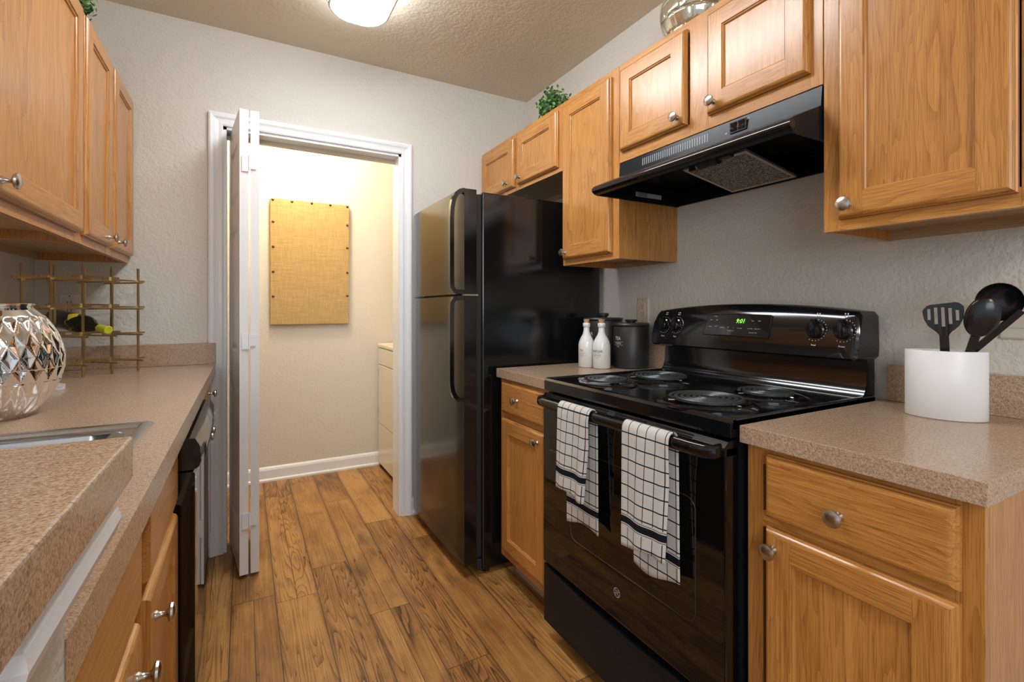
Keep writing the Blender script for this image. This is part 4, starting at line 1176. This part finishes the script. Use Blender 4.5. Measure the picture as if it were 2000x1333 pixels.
# ------------------------------------------------------------------ outlets
def plate(name, label, f3, w, h, kind, mat):
    """f3(a,b,d) a across, b up, d out"""
    c = f3(0, 0, 0); t = thing(name, label, 'outlet' if kind == 'outlet' else 'switch', c)
    m = MB(); e = 0.004
    P0 = [(-w/2, -h/2), (w/2, -h/2), (w/2, h/2), (-w/2, h/2)]; P1 = [(-w/2+e, -h/2+e), (w/2-e, -h/2+e), (w/2-e, h/2-e), (-w/2+e, h/2-e)]
    A = [f3(a, b, 0.0004) for a, b in P0]; B = [f3(a, b, 0.003) for a, b in P0]; Cc = [f3(a, b, 0.006) for a, b in P1]
    for X, Y in ((A, B), (B, Cc)):
        for k in range(4): m.quad([X[k], X[(k+1) % 4], Y[(k+1) % 4], Y[k]])
    m.quad(Cc); m.quad(A); m.build('cover_plate', mat, t)
    if kind == 'outlet':
        m = MB(); m.prism([(-0.016, -0.033), (0.016, -0.033), (0.016, 0.033), (-0.016, 0.033)], f3, 0.005, 0.0075); rc = m.build('receptacle', mat, t)
        m = MB()
        for zc in (-0.017, 0.017):
            for a in (-0.006, 0.006): m.prism([(a-0.001, zc), (a+0.001, zc), (a+0.001, zc+0.008), (a-0.001, zc+0.008)], f3, 0.0075, 0.0079)
            m.prism([(-0.002, zc-0.009), (0.002, zc-0.009), (0.002, zc-0.005), (-0.002, zc-0.005)], f3, 0.0075, 0.0079)
        for zc in (-0.048, 0.048): m.prism([(-0.002, zc-0.002), (0.002, zc-0.002), (0.002, zc+0.002), (-0.002, zc+0.002)], f3, 0.006, 0.0064)
        m.build('socket_holes', 'dark', rc)
    elif kind == 'dimmer':
        m = MB(); m.lathe([(0.019, 0.005), (0.0185, 0.018), (0.016, 0.021), (0, 0.021)], f3(0.02, -0.005, 0), Vector(f3(0, 0, 1))-Vector(f3(0, 0, 0)), 24); m.build('round_dial', mat, t, smooth=40)
        m = MB(); m.prism([(-0.045, -0.033), (-0.013, -0.033), (-0.013, 0.033), (-0.045, 0.033)], f3, 0.005, 0.008); m.build('rocker', mat, t)
plate('power_outlet', 'almond duplex outlet on the right wall behind the black canisters', lambda a, b, d: (XR-d, 1.648-a, 1.168+b), 0.072, 0.117, 'outlet', 'almond')
plate('light_switch', 'pale double switch plate on the right wall behind the ladle', lambda a, b, d: (XR-d, 0.392-a, 1.160+b), 0.118, 0.120, 'dimmer', 'ivory')
plate('power_outlet', 'beige outlet on the back wall behind the brass wine rack', lambda a, b, d: (-0.648+a, YB-d, 1.180+b), 0.072, 0.117, 'outlet', 'ivory')

# ------------------------------------------------------------------ burlap board
def burlap_board():
    x0, x1, z0, z1 = 0.152, 0.668, 1.068, 1.930; yf, yb = 3.652, 3.688
    t = thing('burlap_board', 'tan burlap pin board with brass tacks on the laundry wall', 'pin board', ((x0+x1)/2, yb, z0))
    m = MB(); m.box(x0, x1, yf, yb, z0, z1, 0.004); m.build('panel', 'burlap', t)
    P = [(x0+0.016, z1-0.010), (x0+0.135, z1-0.012), (x0+0.262, z1-0.010), (x0+0.385, z1-0.010), (x1-0.014, z1-0.010)]
    P += [(x0+0.018, z) for z in (1.77, 1.60, 1.43, 1.262)]+[(x1-0.014, z) for z in (1.785, 1.62, 1.44, 1.272)]
    for x, z in P:
        m = MB(); m.lathe([(0.0088, 0), (0.008, 0.0035), (0.005, 0.0062), (0, 0.007)], (x, yf, z), (0, -1, 0), 12); m.build('tack', 'tack', t, smooth=60)
burlap_board()

# ------------------------------------------------------------------ dryer
def dryer():
    t = thing('clothes_dryer', 'cream enamel dryer standing in the laundry closet at the right', 'dryer', (1.2, 3.35, 0))
    xf, y0, y1 = 0.882, 3.00, 3.672
    m = MB(); m.box(xf+0.012, 1.55, y0+0.005, y1-0.005, 0.02, 0.885, 0.004)
    for x in (xf+0.05, 1.5):
        for y in (y0+0.05, y1-0.05): m.cyl((x, y, 0), (x, y, 0.022), 0.02, seg=12)
    m.build('cabinet_body', 'dryer', t)
    m = MB(); m.box(xf-0.004, 1.552, y0, y1, 0.887, 0.918, 0.008); m.build('top_lid', 'dryer', t)
    m = MB(); m.box(xf, xf+0.012, y0+0.005, y1-0.005, 0.765, 0.884, 0.003); m.build('upper_panel', 'dryer', t)
    m = MB(); m.box(xf, xf+0.012, y0+0.005, y1-0.005, 0.325, 0.760, 0.003); dd = m.build('door', 'dryer', t)
    m = MB(); m.box(xf-0.012, xf, y0+0.06, y0+0.075, 0.50, 0.60, 0.003); m.build('door_handle', 'dryer', dd)
    m = MB()
    for z in (0.42, 0.70): m.box(xf-0.002, xf, y1-0.02, y1-0.012, z-0.025, z+0.025)
    m.build('door_hinge', 'nickel', dd)
    m = MB(); m.box(xf, xf+0.012, y0+0.005, y1-0.005, 0.025, 0.320, 0.003); m.build('lower_panel', 'dryer', t)
dryer()

# ------------------------------------------------------------------ ceiling light
def ceiling_light():
    cx, cy, hw, hl = 0.428, 1.63, 0.132, 0.59
    t = thing('ceiling_light', 'lit oblong flush ceiling light with thin metal bands on the kitchen ceiling', 'ceiling light', (cx, cy, ZC))
    def outline(ins, z, rc=0.11):
        P = []; w, l, r = hw-ins, hl-ins, max(0.01, rc-ins)
        for px, py, a0 in ((w-r, l-r, 0), (-w+r, l-r, PI/2), (-w+r, -l+r, PI), (w-r, -l+r, 1.5*PI)):
            for k in range(9): P.append((cx+px+r*math.cos(a0+PI/2*k/8), cy+py+r*math.sin(a0+PI/2*k/8), ZC+z))
        return P
    def loft(name, prof, mat, parent):
        m = MB(); R = [[m.b.verts.new(p) for p in outline(i, z)] for i, z in prof]
        for A, B in zip(R, R[1:]):
            for k in range(len(A)): m.b.faces.new([A[k], A[(k+1) % len(A)], B[(k+1) % len(A)], B[k]])
        m.b.faces.new(R[-1]); m.b.faces.new(list(reversed(R[0]))); return m.build(name, mat, parent, smooth=50)
    loft('mounting_plate', [(0.012, -0.0002), (0.012, -0.012)], 'nickel', t)
    loft('glass_shade', [(0.004, -0.0125), (0.0, -0.018), (0.002, -0.045), (0.010, -0.070), (0.028, -0.090), (0.055, -0.103), (0.09, -0.110), (0.13, -0.113)], 'lampglass', t)
    for i, z in ((-0.001, -0.020), (0.000, -0.042), (0.012, -0.074)):
        m = MB(); m.tube(outline(i, z), 0.0055, 6, (0, 0, 1), True); m.build('metal_band', 'nickel', t, smooth=60)
ceiling_light()

# ------------------------------------------------------------------ plants and glass jar on top of cabinets
def plant(label, cx, cy, z0, R, H, seed):
    rnd = random.Random(seed)
    t = thing('potted_plant', label, 'plant', (cx, cy, z0))
    m = MB(); m.lathe([(0, 0.0005), (0.038, 0.0005), (0.046, 0.05), (0.047, 0.055), (0.043, 0.055), (0.042, 0.048), (0, 0.048)], (cx, cy, z0), seg=28); m.build('pot', 'blk_matte', t, smooth=40)
    m = MB(); st = MB()
    c = Vector((cx, cy, z0+0.05))
    for k in range(130):
        th = rnd.random()*2*PI; ph = math.acos(1-1.25*rnd.random())
        d = Vector((math.sin(ph)*math.cos(th), math.sin(ph)*math.sin(th), math.cos(ph)*0.9+0.12)); 
        L = (0.6+0.4*rnd.random()); tip = c+Vector((d.x*R*L, d.y*R*L, d.z*H*L))
        tip.z = max(tip.z, z0+0.012)
        st.cyl(c+Vector((d.x*0.01, d.y*0.01, -0.004)), tip, 0.0010, 0.0007, seg=4)
        for q in range(7):
            p = c.lerp(tip, 0.45+0.55*q/6)+Vector((rnd.gauss(0, 1), rnd.gauss(0, 1), rnd.gauss(0, 1)))*0.003
            n = (d+Vector((rnd.gauss(0, .7), rnd.gauss(0, .7), rnd.gauss(0, .5)+0.3))).normalized()
            a = n.cross(Vector((rnd.gauss(0, 1), rnd.gauss(0, 1), rnd.gauss(0, 1)))).normalized(); b_ = n.cross(a)
            l, w = 0.016+0.006*rnd.random(), 0.0065+0.002*rnd.random()
            P = [p, p+a*l*0.3+b_*w*0.9+n*0.001, p+a*l*0.75+b_*w*0.8+n*0.0005, p+a*l, p+a*l*0.75-b_*w*0.8+n*0.0005, p+a*l*0.3-b_*w*0.9+n*0.001]
            mid = m.b.verts.new(p+a*l*0.5-n*0.001); V = [m.b.verts.new(x) for x in P]
            for i in range(6): m.b.faces.new([V[i], V[(i+1) % 6], mid])
    st.build('stem', 'leaf', t); o = m.build('foliage', 'leaf', t)
plant('small bushy green plant in a dark pot on top of the fridge wall cabinet', 1.385, 2.055, 2.125, 0.098, 0.145, 3)
plant('leafy green plant on top of the left wall cabinets, at the top left corner', -0.530, 2.10, 2.125, 0.110, 0.14, 5)
def jar():
    cx, cy, z0 = 1.440, 1.215, 2.125; H = 0.24
    t = thing('mercury_glass_vase', 'champagne mirrored glass vase on top of the cabinet above the hood', 'vase', (cx, cy, z0))
    m = MB(); K = 11
    prof = []
    NZ = 60; NA = 132; rings = []
    for i in range(NZ+1):
        s = i/NZ; r = 0.060+0.062*math.sin(PI*min(1, s*0.62+0.10))**1.0 if s < 0.9 else 0
        r = 0.055+0.068*math.sin(PI*(0.06+0.84*s)); ring = []
        row = int(s*5.0); fs = (s*5.0) % 1
        for k in range(NA):
            th = 2*PI*k/NA; u = (K*th/(2*PI)+0.5*(row % 2)) % 1
            g = min(min(u, 1-u)*2*1.6, min(fs, 1-fs)*2*1.8, 0.35)/0.35
            rr = r+0.0045*g-0.002
            ring.append(m.b.verts.new((cx+rr*math.cos(th), cy+rr*math.sin(th), z0+0.0005+H*s)))
        rings.append(ring)
    for r, z in ((0.058, H+0.004), (0.062, H+0.012), (0.060, H+0.016), (0.054, H+0.010)):
        rings.append([m.b.verts.new((cx+r*math.cos(2*PI*k/NA), cy+r*math.sin(2*PI*k/NA), z0+z)) for k in range(NA)])
    for A, B in zip(rings, rings[1:]):
        for k in range(NA): m.b.faces.new([A[k], A[(k+1) % NA], B[(k+1) % NA], B[k]])
    m.b.faces.new(list(reversed(rings[0])))
    m.build('body', 'mercury', t, smooth=60)
jar()
